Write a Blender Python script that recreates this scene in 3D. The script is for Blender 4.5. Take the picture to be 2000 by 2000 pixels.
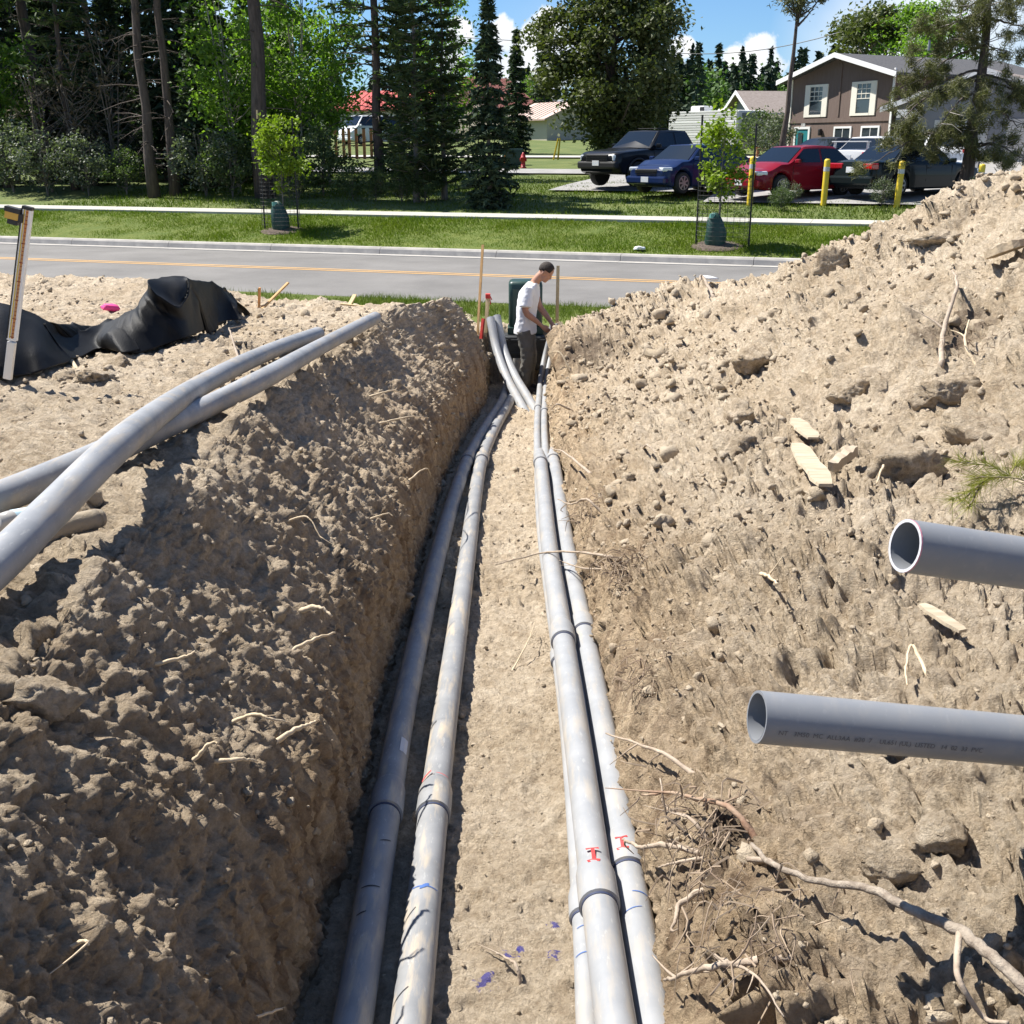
import bpy, bmesh, math, random
import numpy as np
from mathutils import Vector, Matrix
R = math.radians
for o in list(bpy.data.objects): bpy.data.objects.remove(o, do_unlink=True)
S = bpy.context.scene
C = S.collection
# ------------------------------------------------------------------ camera
CZ, PITCH, F = 2.5, R(18.3), 2150.0
cam_d = bpy.data.cameras.new('camera'); cam_d.sensor_width = 36; cam_d.lens = 36 * F / 2000.0
cam_d.clip_start = 0.05; cam_d.clip_end = 4000
cam = bpy.data.objects.new('camera', cam_d); C.objects.link(cam)
cam.location = (0, 0, CZ); cam.rotation_euler = (R(90) - PITCH, 0, 0)
S.camera = cam
# ------------------------------------------------------------------ light
SUN_EL = R(55); SUN_DIR = Vector((-0.89, 0.455, 0)).normalized()
to_sun = Vector((SUN_DIR.x * math.cos(SUN_EL), SUN_DIR.y * math.cos(SUN_EL), math.sin(SUN_EL)))
sd = bpy.data.lights.new('sun', 'SUN'); sd.energy = 4.8; sd.angle = R(0.53); sd.color = (1.0, 0.955, 0.88)
sun = bpy.data.objects.new('sun', sd); C.objects.link(sun)
sun.rotation_euler = to_sun.to_track_quat('Z', 'Y').to_euler(); sun.location = (-20, 10, 30)
W = bpy.data.worlds.new('World'); S.world = W; W.use_nodes = True
S.cycles.max_bounces = 6; S.cycles.diffuse_bounces = 3; S.cycles.glossy_bounces = 3; S.cycles.transmission_bounces = 2; S.cycles.caustics_reflective = False; S.cycles.caustics_refractive = False
S.view_settings.view_transform = 'Standard'; S.view_settings.look = 'None'
S.view_settings.exposure = 1.05; S.view_settings.gamma = 1.0; S.view_settings.use_curve_mapping = False

def pdir(px, py):
    xr, yr = (px - 1000) / F, (1000 - py) / F
    return Vector((xr, math.cos(PITCH) + yr * math.sin(PITCH), -math.sin(PITCH) + yr * math.cos(PITCH)))
def at(px, py, Y):
    d = pdir(px, py); return Vector((0, 0, CZ)) + d * (Y / d.y)

def sky_world():
    nt = W.node_tree; N = nt.nodes; L = nt.links
    for n in list(N): N.remove(n)
    out = N.new('ShaderNodeOutputWorld'); bg = N.new('ShaderNodeBackground'); bg.inputs[1].default_value = 0.064
    sky = N.new('ShaderNodeTexSky'); sky.sky_type = 'NISHITA'; sky.sun_disc = False
    sky.sun_elevation = SUN_EL; sky.sun_rotation = math.atan2(SUN_DIR.x, SUN_DIR.y)
    sky.air_density = 1.0; sky.dust_density = 0.25; sky.ozone_density = 3.5; sky.altitude = 700
    tc = N.new('ShaderNodeTexCoord')
    def mth(op, a, b=None, c=None):
        m = N.new('ShaderNodeMath'); m.operation = op
        for i, v in enumerate((a, b, c)):
            if v is None: continue
            if isinstance(v, (int, float)): m.inputs[i].default_value = v
            else: L.new(v, m.inputs[i])
        return m.outputs[0]
    def noise(scale, detail, rough, dist=0):
        n = N.new('ShaderNodeTexNoise'); n.inputs['Scale'].default_value = scale
        n.inputs['Detail'].default_value = detail; n.inputs['Roughness'].default_value = rough
        n.inputs['Distortion'].default_value = dist
        L.new(tc.outputs['Generated'], n.inputs['Vector']); return n.outputs[0]
    fine = noise(26, 6, 0.62, 0.2)
    blobs = [(1042, 105, 62), (1000, 150, 60), (1075, 70, 42), (1060, 150, 60), (985, 75, 34), (1100, 110, 46),
             (895, 70, 30), (880, 110, 40), (1440, 118, 26), (1490, 100, 32), (1505, 128, 30), (1465, 132, 30),
             (1330, 95, 26), (1310, 130, 34), (-420, 40, 240), (-800, 120, 300), (2600, 90, 260), (2380, 140, 180)]
    best = None
    for (x, y, r) in blobs:
        d = pdir(x, y).normalized()
        vm = N.new('ShaderNodeVectorMath'); vm.operation = 'DISTANCE'
        L.new(tc.outputs['Generated'], vm.inputs[0]); vm.inputs[1].default_value = d
        v = mth('MULTIPLY_ADD', vm.outputs['Value'], -1.0 / (r / F), 1.0)
        best = v if best is None else mth('MAXIMUM', best, v)
    best = mth('MAXIMUM', best, -2.0)
    dens = mth('ADD', best, mth('MULTIPLY_ADD', fine, 2.6, -1.22))
    mr = N.new('ShaderNodeMapRange'); mr.interpolation_type = 'SMOOTHSTEP'
    mr.inputs[1].default_value = 0.0; mr.inputs[2].default_value = 0.42; L.new(dens, mr.inputs[0])
    # thin high veil, everywhere in the sky
    veil = noise(3.2, 3, 0.55, 0.6)
    mv = N.new('ShaderNodeMapRange'); mv.inputs[1].default_value = 0.50; mv.inputs[2].default_value = 0.78
    mv.inputs[3].default_value = 0.0; mv.inputs[4].default_value = 0.75; L.new(veil, mv.inputs[0])
    # broad pale bank low on the right
    d = pdir(1780, 120).normalized()
    vm = N.new('ShaderNodeVectorMath'); vm.operation = 'DISTANCE'; L.new(tc.outputs['Generated'], vm.inputs[0]); vm.inputs[1].default_value = d
    bank = mth('ADD', mth('MULTIPLY_ADD', vm.outputs['Value'], -7.0, 0.75), mth('MULTIPLY_ADD', veil, 1.4, -0.7))
    mb = N.new('ShaderNodeMapRange'); mb.inputs[1].default_value = -0.1; mb.inputs[2].default_value = 0.8; mb.inputs[4].default_value = 0.9
    L.new(bank, mb.inputs[0])
    soft = mth('MAXIMUM', mv.outputs[0], mb.outputs[0])
    mask = mth('MAXIMUM', mr.outputs[0], soft)
    # cloud colour: white tops, blue-grey bellies
    shade = noise(13, 3, 0.55)
    cr = N.new('ShaderNodeValToRGB'); cr.color_ramp.elements[0].position = 0.34; cr.color_ramp.elements[0].color = (0.60, 0.70, 0.84, 1)
    cr.color_ramp.elements[1].position = 0.60; cr.color_ramp.elements[1].color = (1.0, 1.0, 1.0, 1); L.new(shade, cr.inputs[0])
    sc = N.new('ShaderNodeVectorMath'); sc.operation = 'SCALE'; L.new(cr.outputs[0], sc.inputs[0]); sc.inputs['Scale'].default_value = 9.0
    tint = N.new('ShaderNodeMix'); tint.data_type = 'RGBA'; tint.blend_type = 'MULTIPLY'; tint.inputs[0].default_value = 1.0
    L.new(sky.outputs[0], tint.inputs[6]); tint.inputs[7].default_value = (0.66, 0.86, 1.06, 1)
    mx = N.new('ShaderNodeMix'); mx.data_type = 'RGBA'; L.new(mask, mx.inputs[0]); L.new(tint.outputs[2], mx.inputs[6]); L.new(sc.outputs[0], mx.inputs[7])
    L.new(mx.outputs[2], bg.inputs[0]); L.new(bg.outputs[0], out.inputs[0])
sky_world()

# ------------------------------------------------------------------ helpers
def tag(o, label=None, cat=None, group=None, kind=None):
    if label: o['label'] = label
    if cat: o['category'] = cat
    if group: o['group'] = group
    if kind: o['kind'] = kind
    return o
def empty(name, loc=(0, 0, 0), rz=0, label=None, cat=None, group=None):
    o = bpy.data.objects.new(name, None); C.objects.link(o); o.empty_display_size = 0.1
    o.location = loc; o.rotation_euler = (0, 0, rz)
    return tag(o, label, cat, group)
def link_mesh(name, me, mat, parent=None, smooth=False):
    o = bpy.data.objects.new(name, me); C.objects.link(o)
    if mat is not None:
        for m in (mat if isinstance(mat, (list, tuple)) else [mat]): me.materials.append(m)
    if parent is not None: o.parent = parent
    if smooth: me.polygons.foreach_set('use_smooth', np.ones(len(me.polygons), dtype=bool))
    return o
def mesh_np(name, V, faces, mat, parent=None, smooth=False):
    """faces: (N,k) int array or list of such arrays"""
    if isinstance(faces, np.ndarray): faces = [faces]
    V = np.asarray(V, dtype=np.float32)
    me = bpy.data.meshes.new(name)
    me.vertices.add(len(V)); me.vertices.foreach_set('co', V.ravel())
    nl = sum(f.size for f in faces); nf = sum(len(f) for f in faces)
    me.loops.add(nl); me.loops.foreach_set('vertex_index', np.concatenate([f.ravel() for f in faces]).astype(np.int32))
    me.polygons.add(nf)
    tot = np.concatenate([np.full(len(f), f.shape[1], dtype=np.int32) for f in faces])
    st = np.concatenate([[0], np.cumsum(tot)[:-1]]).astype(np.int32)
    me.polygons.foreach_set('loop_start', st); me.polygons.foreach_set('loop_total', tot)
    me.update(calc_edges=True)
    return link_mesh(name, me, mat, parent, smooth)

class MB:
    """collects shapes into one mesh"""
    def __init__(s): s.v = []; s.f = []; s.mi = []; s.cur = 0
    def add(s, vs, fs):
        b = len(s.v); s.v.extend([tuple(p) for p in vs])
        for f in fs: s.f.append([b + i for i in f]); s.mi.append(s.cur)
        return s
    def box(s, c, d, rz=0, taper=1.0, M=None):
        x, y, z = d[0] / 2, d[1] / 2, d[2] / 2; vs = []
        for k, t in ((-1, 1), (1, taper)):
            for a, b in ((-1, -1), (1, -1), (1, 1), (-1, 1)): vs.append(Vector((a * x * t, b * y * t, k * z)))
        m = M or Matrix.Rotation(rz, 3, 'Z')
        vs = [m @ v + Vector(c) for v in vs]
        return s.add(vs, [(3, 2, 1, 0), (4, 5, 6, 7), (0, 1, 5, 4), (1, 2, 6, 5), (2, 3, 7, 6), (3, 0, 4, 7)])
    def bbox(s, c, d, bev=0.02, rz=0):
        """box with chamfered edges"""
        bm = bmesh.new(); bmesh.ops.create_cube(bm, size=1)
        for v in bm.verts: v.co = Vector((v.co.x * d[0], v.co.y * d[1], v.co.z * d[2]))
        bmesh.ops.bevel(bm, geom=list(bm.edges), offset=bev, segments=2, affect='EDGES', profile=0.5)
        m = Matrix.Rotation(rz, 3, 'Z'); bm.verts.index_update()
        s.add([m @ v.co + Vector(c) for v in bm.verts], [[v.index for v in f.verts] for f in bm.faces]); bm.free(); return s
    def tube(s, path, rad, n=8, cap=True, ell=None, start=0.0):
        P = [Vector(p) for p in path]; k = len(P)
        if isinstance(rad, (int, float)): rad = [rad] * k
        T = [((P[min(i + 1, k - 1)] - P[max(i - 1, 0)])).normalized() for i in range(k)]
        up = Vector((0, 0, 1)) if abs(T[0].z) < 0.9 else Vector((1, 0, 0))
        a = T[0].cross(up).normalized(); vs = []
        for i in range(k):
            a = (a - T[i] * a.dot(T[i])).normalized(); b = T[i].cross(a)
            e = 1.0 if ell is None else ell
            for j in range(n):
                t = start + 2 * math.pi * j / n
                vs.append(P[i] + (a * math.cos(t) + b * math.sin(t) * e) * rad[i])
        fs = []
        for i in range(k - 1):
            for j in range(n):
                j2 = (j + 1) % n
                fs.append((i * n + j, i * n + j2, (i + 1) * n + j2, (i + 1) * n + j))
        if cap: fs.append(tuple(range(n - 1, -1, -1))); fs.append(tuple((k - 1) * n + j for j in range(n)))
        return s.add(vs, fs)
    def lathe(s, prof, n=16, c=(0, 0, 0), M=None):
        vs = []; m = M or Matrix.Identity(3)
        for (r, z) in prof:
            for j in range(n):
                t = 2 * math.pi * j / n; vs.append(m @ Vector((r * math.cos(t), r * math.sin(t), z)) + Vector(c))
        fs = []
        for i in range(len(prof) - 1):
            for j in range(n):
                j2 = (j + 1) % n; fs.append((i * n + j, i * n + j2, (i + 1) * n + j2, (i + 1) * n + j))
        fs.append(tuple(range(n - 1, -1, -1))); fs.append(tuple((len(prof) - 1) * n + j for j in range(n)))
        return s.add(vs, fs)
    def prism(s, poly, axis, a0, a1):
        """poly of 2D points; axis 'x','y','z' extrude from a0 to a1"""
        def P(p, a): return {'x': (a, p[0], p[1]), 'y': (p[0], a, p[1]), 'z': (p[0], p[1], a)}[axis]
        n = len(poly); vs = [P(p, a0) for p in poly] + [P(p, a1) for p in poly]
        fs = [tuple(range(n - 1, -1, -1)), tuple(range(n, 2 * n))] + [(i, (i + 1) % n, n + (i + 1) % n, n + i) for i in range(n)]
        return s.add(vs, fs)
    def quad(s, a, b, c, d): return s.add([a, b, c, d], [(0, 1, 2, 3)])
    def build(s, name, mat, parent=None, smooth=False, origin=None, flip=True):
        me = bpy.data.meshes.new(name); off = Vector(origin) if origin is not None else Vector((0, 0, 0))
        me.from_pydata([Vector(p) - off for p in s.v], [], s.f)
        if isinstance(mat, (list, tuple)): me.polygons.foreach_set('material_index', np.array(s.mi, dtype=np.int32))
        if flip:
            bm = bmesh.new(); bm.from_mesh(me); bmesh.ops.recalc_face_normals(bm, faces=bm.faces); bm.to_mesh(me); bm.free()
        o = link_mesh(name, me, mat, parent, smooth); o.location = off
        return o

def smooth_path(pts, n):
    P = [np.array(p, float) for p in pts]; P = [2 * P[0] - P[1]] + P + [2 * P[-1] - P[-2]]
    k = len(P) - 3; out = []
    for i in range(n):
        t = i / (n - 1) * k; j = min(int(t), k - 1); u = t - j
        p0, p1, p2, p3 = P[j:j + 4]
        out.append(0.5 * ((2 * p1) + (-p0 + p2) * u + (2 * p0 - 5 * p1 + 4 * p2 - p3) * u * u + (-p0 + 3 * p1 - 3 * p2 + p3) * u ** 3))
    return [Vector(p) for p in out]
def autosmooth(o, ang=40):
    o.data.polygons.foreach_set('use_smooth', np.ones(len(o.data.polygons), dtype=bool))
    bm = bmesh.new(); bm.from_mesh(o.data)
    for e in bm.edges:
        if len(e.link_faces) == 2 and e.calc_face_angle(0) > R(ang): e.smooth = False
    bm.to_mesh(o.data); bm.free(); return o

# ---- vectorised value noise
def _hash(ix, iy, iz, seed):
    h = (ix.astype(np.int64) * 374761393 + iy.astype(np.int64) * 668265263 + iz.astype(np.int64) * 2147483647 + seed * 974711) & 0xffffffff
    h = ((h ^ (h >> 13)) * 1274126177) & 0xffffffff
    h = ((h ^ (h >> 16)) * 2246822519) & 0xffffffff
    return ((h ^ (h >> 15)) & 0xffffff) / float(0xffffff) * 2 - 1
def vnoise(P, seed=0):
    i = np.floor(P); f = P - i; f = f * f * f * (f * (f * 6 - 15) + 10); i = i.astype(np.int64); r = 0
    for dx in (0, 1):
        wx = f[:, 0] if dx else 1 - f[:, 0]
        for dy in (0, 1):
            wy = f[:, 1] if dy else 1 - f[:, 1]
            for dz in (0, 1):
                wz = f[:, 2] if dz else 1 - f[:, 2]
                r = r + wx * wy * wz * _hash(i[:, 0] + dx, i[:, 1] + dy, i[:, 2] + dz, seed)
    return r
def fbm(P, octv=4, seed=0, gain=0.5, lac=2.03, bill=False):
    a, s, t = 1.0, 0, 0
    for k in range(octv):
        n = vnoise(P * (lac ** k) + 17.3 * k, seed + k)
        s = s + a * ((1 - 2 * np.abs(n)) if bill else n); t += a; a *= gain
    return s / t
def worley(P, seed=0, full=False):
    i = np.floor(P).astype(np.int64); best = np.full(len(P), 9.0); cid = np.zeros(len(P)); sec = np.full(len(P), 9.0); off = np.zeros(P.shape)
    for dx in (-1, 0, 1):
        for dy in (-1, 0, 1):
            for dz in (-1, 0, 1):
                c = i + np.array([dx, dy, dz])
                q = np.stack([c[:, k] + 0.5 + 0.45 * _hash(c[:, 0], c[:, 1], c[:, 2], seed + 7 * k) for k in range(3)], 1)
                d = ((P - q) ** 2).sum(1); h = _hash(c[:, 0], c[:, 1], c[:, 2], seed + 91)
                m = d < best; sec = np.where(m, best, np.minimum(sec, d)); best = np.where(m, d, best); cid = np.where(m, h, cid); off[m] = (P - q)[m]
    if full:
        k = np.floor(cid * 1e6).astype(np.int64); tl = np.stack([_hash(k, k * 0 + 3, k * 0 + j, seed + 55 + j) for j in range(3)], 1)
        return np.sqrt(sec) - np.sqrt(best), cid, (off * tl).sum(1)
    return np.sqrt(best), cid
def sstep(a, b, x):
    t = np.clip((np.asarray(x, float) - a) / (b - a), 0, 1); return t * t * (3 - 2 * t)
# ------------------------------------------------------------------ materials
MATS = {}
def mat(name, col, rough=0.8, var=None, vscale=8.0, bump=0.0, bscale=60.0, metal=0.0, spec=0.5, coat=0.0, trans=0.0, island=None, stretch=None, emit=None, vdetail=6, vpos=(0.35, 0.65), alpha=None):
    """procedural principled material; var = second colour mixed by noise, island = second colour mixed per loose piece"""
    if name in MATS: return MATS[name]
    m = bpy.data.materials.new(name); m.use_nodes = True; N = m.node_tree.nodes; L = m.node_tree.links
    b = N['Principled BSDF']; c4 = tuple(col) + (1,)
    b.inputs['Base Color'].default_value = c4; b.inputs['Roughness'].default_value = rough
    b.inputs['Metallic'].default_value = metal; b.inputs['Specular IOR Level'].default_value = spec
    b.inputs['Coat Weight'].default_value = coat; b.inputs['Coat Roughness'].default_value = 0.04
    if alpha is not None: b.inputs['Alpha'].default_value = alpha
    tc = N.new('ShaderNodeTexCoord'); vec = tc.outputs['Object']
    if stretch:
        mp = N.new('ShaderNodeMapping'); mp.inputs['Scale'].default_value = stretch; L.new(vec, mp.inputs[0]); vec = mp.outputs[0]
    last = None
    if var is not None:
        n = N.new('ShaderNodeTexNoise'); n.inputs['Scale'].default_value = vscale; n.inputs['Detail'].default_value = vdetail; n.inputs['Roughness'].default_value = 0.6
        L.new(vec, n.inputs['Vector'])
        r = N.new('ShaderNodeValToRGB'); r.color_ramp.elements[0].position = vpos[0]; r.color_ramp.elements[1].position = vpos[1]
        r.color_ramp.elements[0].color = c4; r.color_ramp.elements[1].color = tuple(var) + (1,)
        L.new(n.outputs[0], r.inputs[0]); last = r.outputs[0]
    if island is not None:
        g = N.new('ShaderNodeNewGeometry'); mx = N.new('ShaderNodeMix'); mx.data_type = 'RGBA'
        L.new(g.outputs['Random Per Island'], mx.inputs[0])
        if last is not None: L.new(last, mx.inputs[6])
        else: mx.inputs[6].default_value = c4
        mx.inputs[7].default_value = tuple(island) + (1,); last = mx.outputs[2]
    if last is not None: L.new(last, b.inputs['Base Color'])
    if bump:
        n2 = N.new('ShaderNodeTexNoise'); n2.inputs['Scale'].default_value = bscale; n2.inputs['Detail'].default_value = 8; n2.inputs['Roughness'].default_value = 0.65
        L.new(vec, n2.inputs['Vector'])
        bp = N.new('ShaderNodeBump'); bp.inputs['Strength'].default_value = bump; bp.inputs['Distance'].default_value = 0.02
        L.new(n2.outputs[0], bp.inputs['Height']); L.new(bp.outputs[0], b.inputs['Normal'])
    if trans:
        t = N.new('ShaderNodeBsdfTranslucent'); ms = N.new('ShaderNodeMixShader'); ms.inputs[0].default_value = trans
        if last is not None:
            br = N.new('ShaderNodeMix'); br.data_type = 'RGBA'; br.blend_type = 'MULTIPLY'; br.inputs[0].default_value = 1
            L.new(last, br.inputs[6]); br.inputs[7].default_value = (1.3, 1.5, 0.6, 1); L.new(br.outputs[2], t.inputs[0])
        else: t.inputs[0].default_value = c4
        L.new(b.outputs[0], ms.inputs[1]); L.new(t.outputs[0], ms.inputs[2]); L.new(ms.outputs[0], N['Material Output'].inputs[0])
    if emit: b.inputs['Emission Color'].default_value = tuple(emit[:3]) + (1,); b.inputs['Emission Strength'].default_value = emit[3]
    MATS[name] = m; return m

BLUE_SPOTS = []; HUMUS_SPOTS = []
def dirt_material():
    m = bpy.data.materials.new('dry_silt'); m.use_nodes = True; N = m.node_tree.nodes; L = m.node_tree.links
    b = N['Principled BSDF']; b.inputs['Roughness'].default_value = 0.95; b.inputs['Specular IOR Level'].default_value = 0.15
    tc = N.new('ShaderNodeTexCoord')
    def noise(s, d, r=0.6, vec=None):
        n = N.new('ShaderNodeTexNoise'); n.inputs['Scale'].default_value = s; n.inputs['Detail'].default_value = d; n.inputs['Roughness'].default_value = r
        L.new(vec or tc.outputs['Object'], n.inputs['Vector']); return n.outputs[0]
    def ramp(x, a, b_, ca, cb):
        r = N.new('ShaderNodeValToRGB'); r.color_ramp.elements[0].position = a; r.color_ramp.elements[1].position = b_
        r.color_ramp.elements[0].color = ca + (1,); r.color_ramp.elements[1].color = cb + (1,); L.new(x, r.inputs[0]); return r.outputs[0]
    def mix(f, a, c, mode='MIX'):
        x = N.new('ShaderNodeMix'); x.data_type = 'RGBA'; x.blend_type = mode
        if isinstance(f, (int, float)): x.inputs[0].default_value = f
        else: L.new(f, x.inputs[0])
        for i, q in ((6, a), (7, c)):
            if isinstance(q, tuple): x.inputs[i].default_value = q + (1,)
            else: L.new(q, x.inputs[i])
        return x.outputs[2]
    base = ramp(noise(1.3, 4), 0.36, 0.64, (0.600, 0.500, 0.368), (0.735, 0.635, 0.495))
    fine = ramp(noise(38, 5, 0.75), 0.30, 0.72, (0.50, 0.455, 0.41), (1.13, 1.12, 1.11))  # random soil mottle, contrast raised so dark flecks paint in crevice shade
    c = mix(0.85, base, fine, 'MULTIPLY'); c = mix(0.55, c, ramp(noise(9, 5, 0.7), 0.34, 0.60, (0.66, 0.60, 0.54), (1.06, 1.06, 1.06)), 'MULTIPLY')
    # freshly cut, damper and browner subsoil on the near vertical faces, dragged in streaks by the bucket; upper wall kept paler to stand for grazing sun
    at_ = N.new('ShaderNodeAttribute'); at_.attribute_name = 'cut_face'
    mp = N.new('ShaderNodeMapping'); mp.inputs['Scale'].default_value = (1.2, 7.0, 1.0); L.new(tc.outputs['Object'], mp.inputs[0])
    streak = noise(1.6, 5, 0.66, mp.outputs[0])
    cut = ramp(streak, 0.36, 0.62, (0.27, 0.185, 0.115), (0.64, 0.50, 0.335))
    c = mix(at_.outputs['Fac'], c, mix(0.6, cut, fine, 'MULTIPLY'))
    hn = noise(9, 4, 0.7)
    # dark humus with rootlets in a few pockets
    hum = N.new('ShaderNodeMapRange'); hum.inputs[1].default_value = 0.64; hum.inputs[2].default_value = 0.74; hum.inputs[4].default_value = 0.6
    L.new(noise(0.9, 5, 0.72), hum.inputs[0]); c = mix(hum.outputs[0], c, (0.185, 0.135, 0.095))
    for (p, r) in HUMUS_SPOTS:
        vm = N.new('ShaderNodeVectorMath'); vm.operation = 'DISTANCE'; L.new(tc.outputs['Object'], vm.inputs[0]); vm.inputs[1].default_value = p
        q = N.new('ShaderNodeMath'); q.operation = 'MULTIPLY_ADD'; L.new(vm.outputs['Value'], q.inputs[0]); q.inputs[1].default_value = -0.35 / r; L.new(hn, q.inputs[2])
        s = N.new('ShaderNodeMapRange'); s.inputs[1].default_value = 0.16; s.inputs[2].default_value = 0.42; s.inputs[4].default_value = 0.85; L.new(q.outputs[0], s.inputs[0])
        c = mix(s.outputs[0], c, (0.135, 0.098, 0.068))
    # marking paint overspray on the trench floor
    blot = noise(34, 3, 0.6)
    for (p, r) in BLUE_SPOTS:
        vm = N.new('ShaderNodeVectorMath'); vm.operation = 'DISTANCE'; L.new(tc.outputs['Object'], vm.inputs[0]); vm.inputs[1].default_value = p
        q = N.new('ShaderNodeMath'); q.operation = 'MULTIPLY_ADD'; L.new(vm.outputs['Value'], q.inputs[0]); q.inputs[1].default_value = -0.42 / r; L.new(blot, q.inputs[2])
        s = N.new('ShaderNodeMapRange'); s.inputs[1].default_value = 0.36; s.inputs[2].default_value = 0.44; s.inputs[4].default_value = 0.85; L.new(q.outputs[0], s.inputs[0])
        c = mix(s.outputs[0], c, (0.07, 0.07, 0.34))
    L.new(c, b.inputs['Base Color'])
    ad = N.new('ShaderNodeMath'); ad.operation = 'MULTIPLY_ADD'; L.new(noise(75, 6, 0.80), ad.inputs[0]); ad.inputs[1].default_value = 1.0; L.new(noise(24, 3, 0.7), ad.inputs[2])
    bp = N.new('ShaderNodeBump'); bp.inputs['Strength'].default_value = 1.0; bp.inputs['Distance'].default_value = 0.028; L.new(ad.outputs[0], bp.inputs['Height'])
    L.new(bp.outputs[0], b.inputs['Normal']); return m

# ------------------------------------------------------------------ road frame
PHI = R(17.7); UX = Vector((math.cos(PHI), -math.sin(PHI), 0)); VX = Vector((math.sin(PHI), math.cos(PHI), 0))
def rf(u, v, z=0.0): return UX * u + VX * v + Vector((0, 0, z))
def uv_of(p): return p.x * UX.x + p.y * UX.y, p.x * VX.x + p.y * VX.y
TV = [14.0, 18.0, 25.7, 29.1, 31.0, 34.5, 38.5, 46, 56, 70, 92, 125, 180, 260, 420, 900]
TZ = [-0.01, 0.0, 0.13, 0.66, 0.72, 0.98, 1.20, 1.42, 1.75, 2.3, 3.2, 4.0, 4.6, 5.2, 8.0, 12.0]
def terr(v): return float(np.interp(v, TV, TZ))
def strip(name, vs, zs, mt, u0=-260, u1=260, nu=2, kind='structure', jit=0.0, seed=1):
    us = np.linspace(u0, u1, nu); V = []
    for v, z in zip(vs, zs):
        for u in us: V.append(rf(u, v, z))
    V = np.array([tuple(p) for p in V]); 
    if jit: V[:, 2] += jit * fbm(V * np.array([0.25, 0.25, 0]), 3, seed)
    nv = len(vs); F_ = []
    for i in range(nv - 1):
        for j in range(nu - 1): F_.append((i * nu + j, i * nu + j + 1, (i + 1) * nu + j + 1, (i + 1) * nu + j))
    o = mesh_np(name, V, np.array(F_), mt, smooth=True); tag(o, kind=kind); return o

# ------------------------------------------------------------------ trench and spoil: one displaced sheet
TANP = math.tan(PHI)
def I(y, xs, ys): return np.interp(y, xs, ys)
def f_floor(y): return 0.12 - 0.0617 * (np.asarray(y, float) - 2.5)
def f_crestz(y): return I(y, [-8, 1, 3.2, 5, 8.7, 12.4, 13.5, 14.3, 14.9, 15.8, 16.6], [1.3, 1.32, 1.3, 1.15, 1.0, 0.85, 0.75, 0.45, 0.2, 0.08, -0.04])
def f_crestx(y): return I(y, [-8, 1, 3.2, 5.1, 8.7, 10.5, 11.5, 12.4, 13.5, 14.6, 17], [-1.1, -1.12, -1.24, -1.4, -1.55, -1.4, -1.2, -0.92, -0.8, -0.62, -0.6])
def f_basex(y): return I(y, [-8, 9, 11, 13.5, 15, 17], [-0.63, -0.63, -0.52, -0.36, -0.34, -0.34])
def f_field(y): return I(y, [-8, 3, 5, 8, 11, 12.5, 14, 15.0, 16.2, 17.2], [1.35, 1.3, 1.15, 1.0, 0.82, 0.72, 0.78, 0.55, -0.05, -0.06])
def f_right(y): return I(y, [-8, 0, 3, 6, 9, 12, 14, 15, 16.4, 17.2], [0.95, 0.95, 0.9, 0.78, 0.52, 0.3, 0.15, 0.08, -0.05, -0.06])
RIDGE = [(2.2, 14.2, 0.92), (3.0, 13.4, 1.16), (3.6, 12.5, 1.45), (4.15, 11.5, 1.85), (4.7, 10.5, 2.28), (6.2, 8.4, 3.1), (7.2, 5.0, 3.3), (7.4, -8.0, 3.0)]
def f_pile(X, Y):
    best = np.full(X.shape, -9.0)
    for (a, b) in zip(RIDGE[:-1], RIDGE[1:]):
        ax, ay, az = a; bx, by, bz = b; dx, dy = bx - ax, by - ay; L2 = dx * dx + dy * dy
        t = np.clip(((X - ax) * dx + (Y - ay) * dy) / L2, 0, 1)
        d = np.hypot(X - ax - t * dx, Y - ay - t * dy); z = az + t * (bz - az) - 0.62 * (np.sqrt(d * d + 0.09) - 0.3)
        best = np.maximum(best, z)
    # lower hump on the near right that carries the loose conduit
    for (cx, cy, cz, k) in ((2.75, 1.9, 1.32, 0.42), (3.2, 4.6, 1.15, 0.4), (1.7, 13.9, 0.62, 0.5)):
        best = np.maximum(best, cz - k * (np.sqrt((X - cx) ** 2 + (Y - cy) ** 2 + 0.2) - 0.45))
    return best
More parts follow.
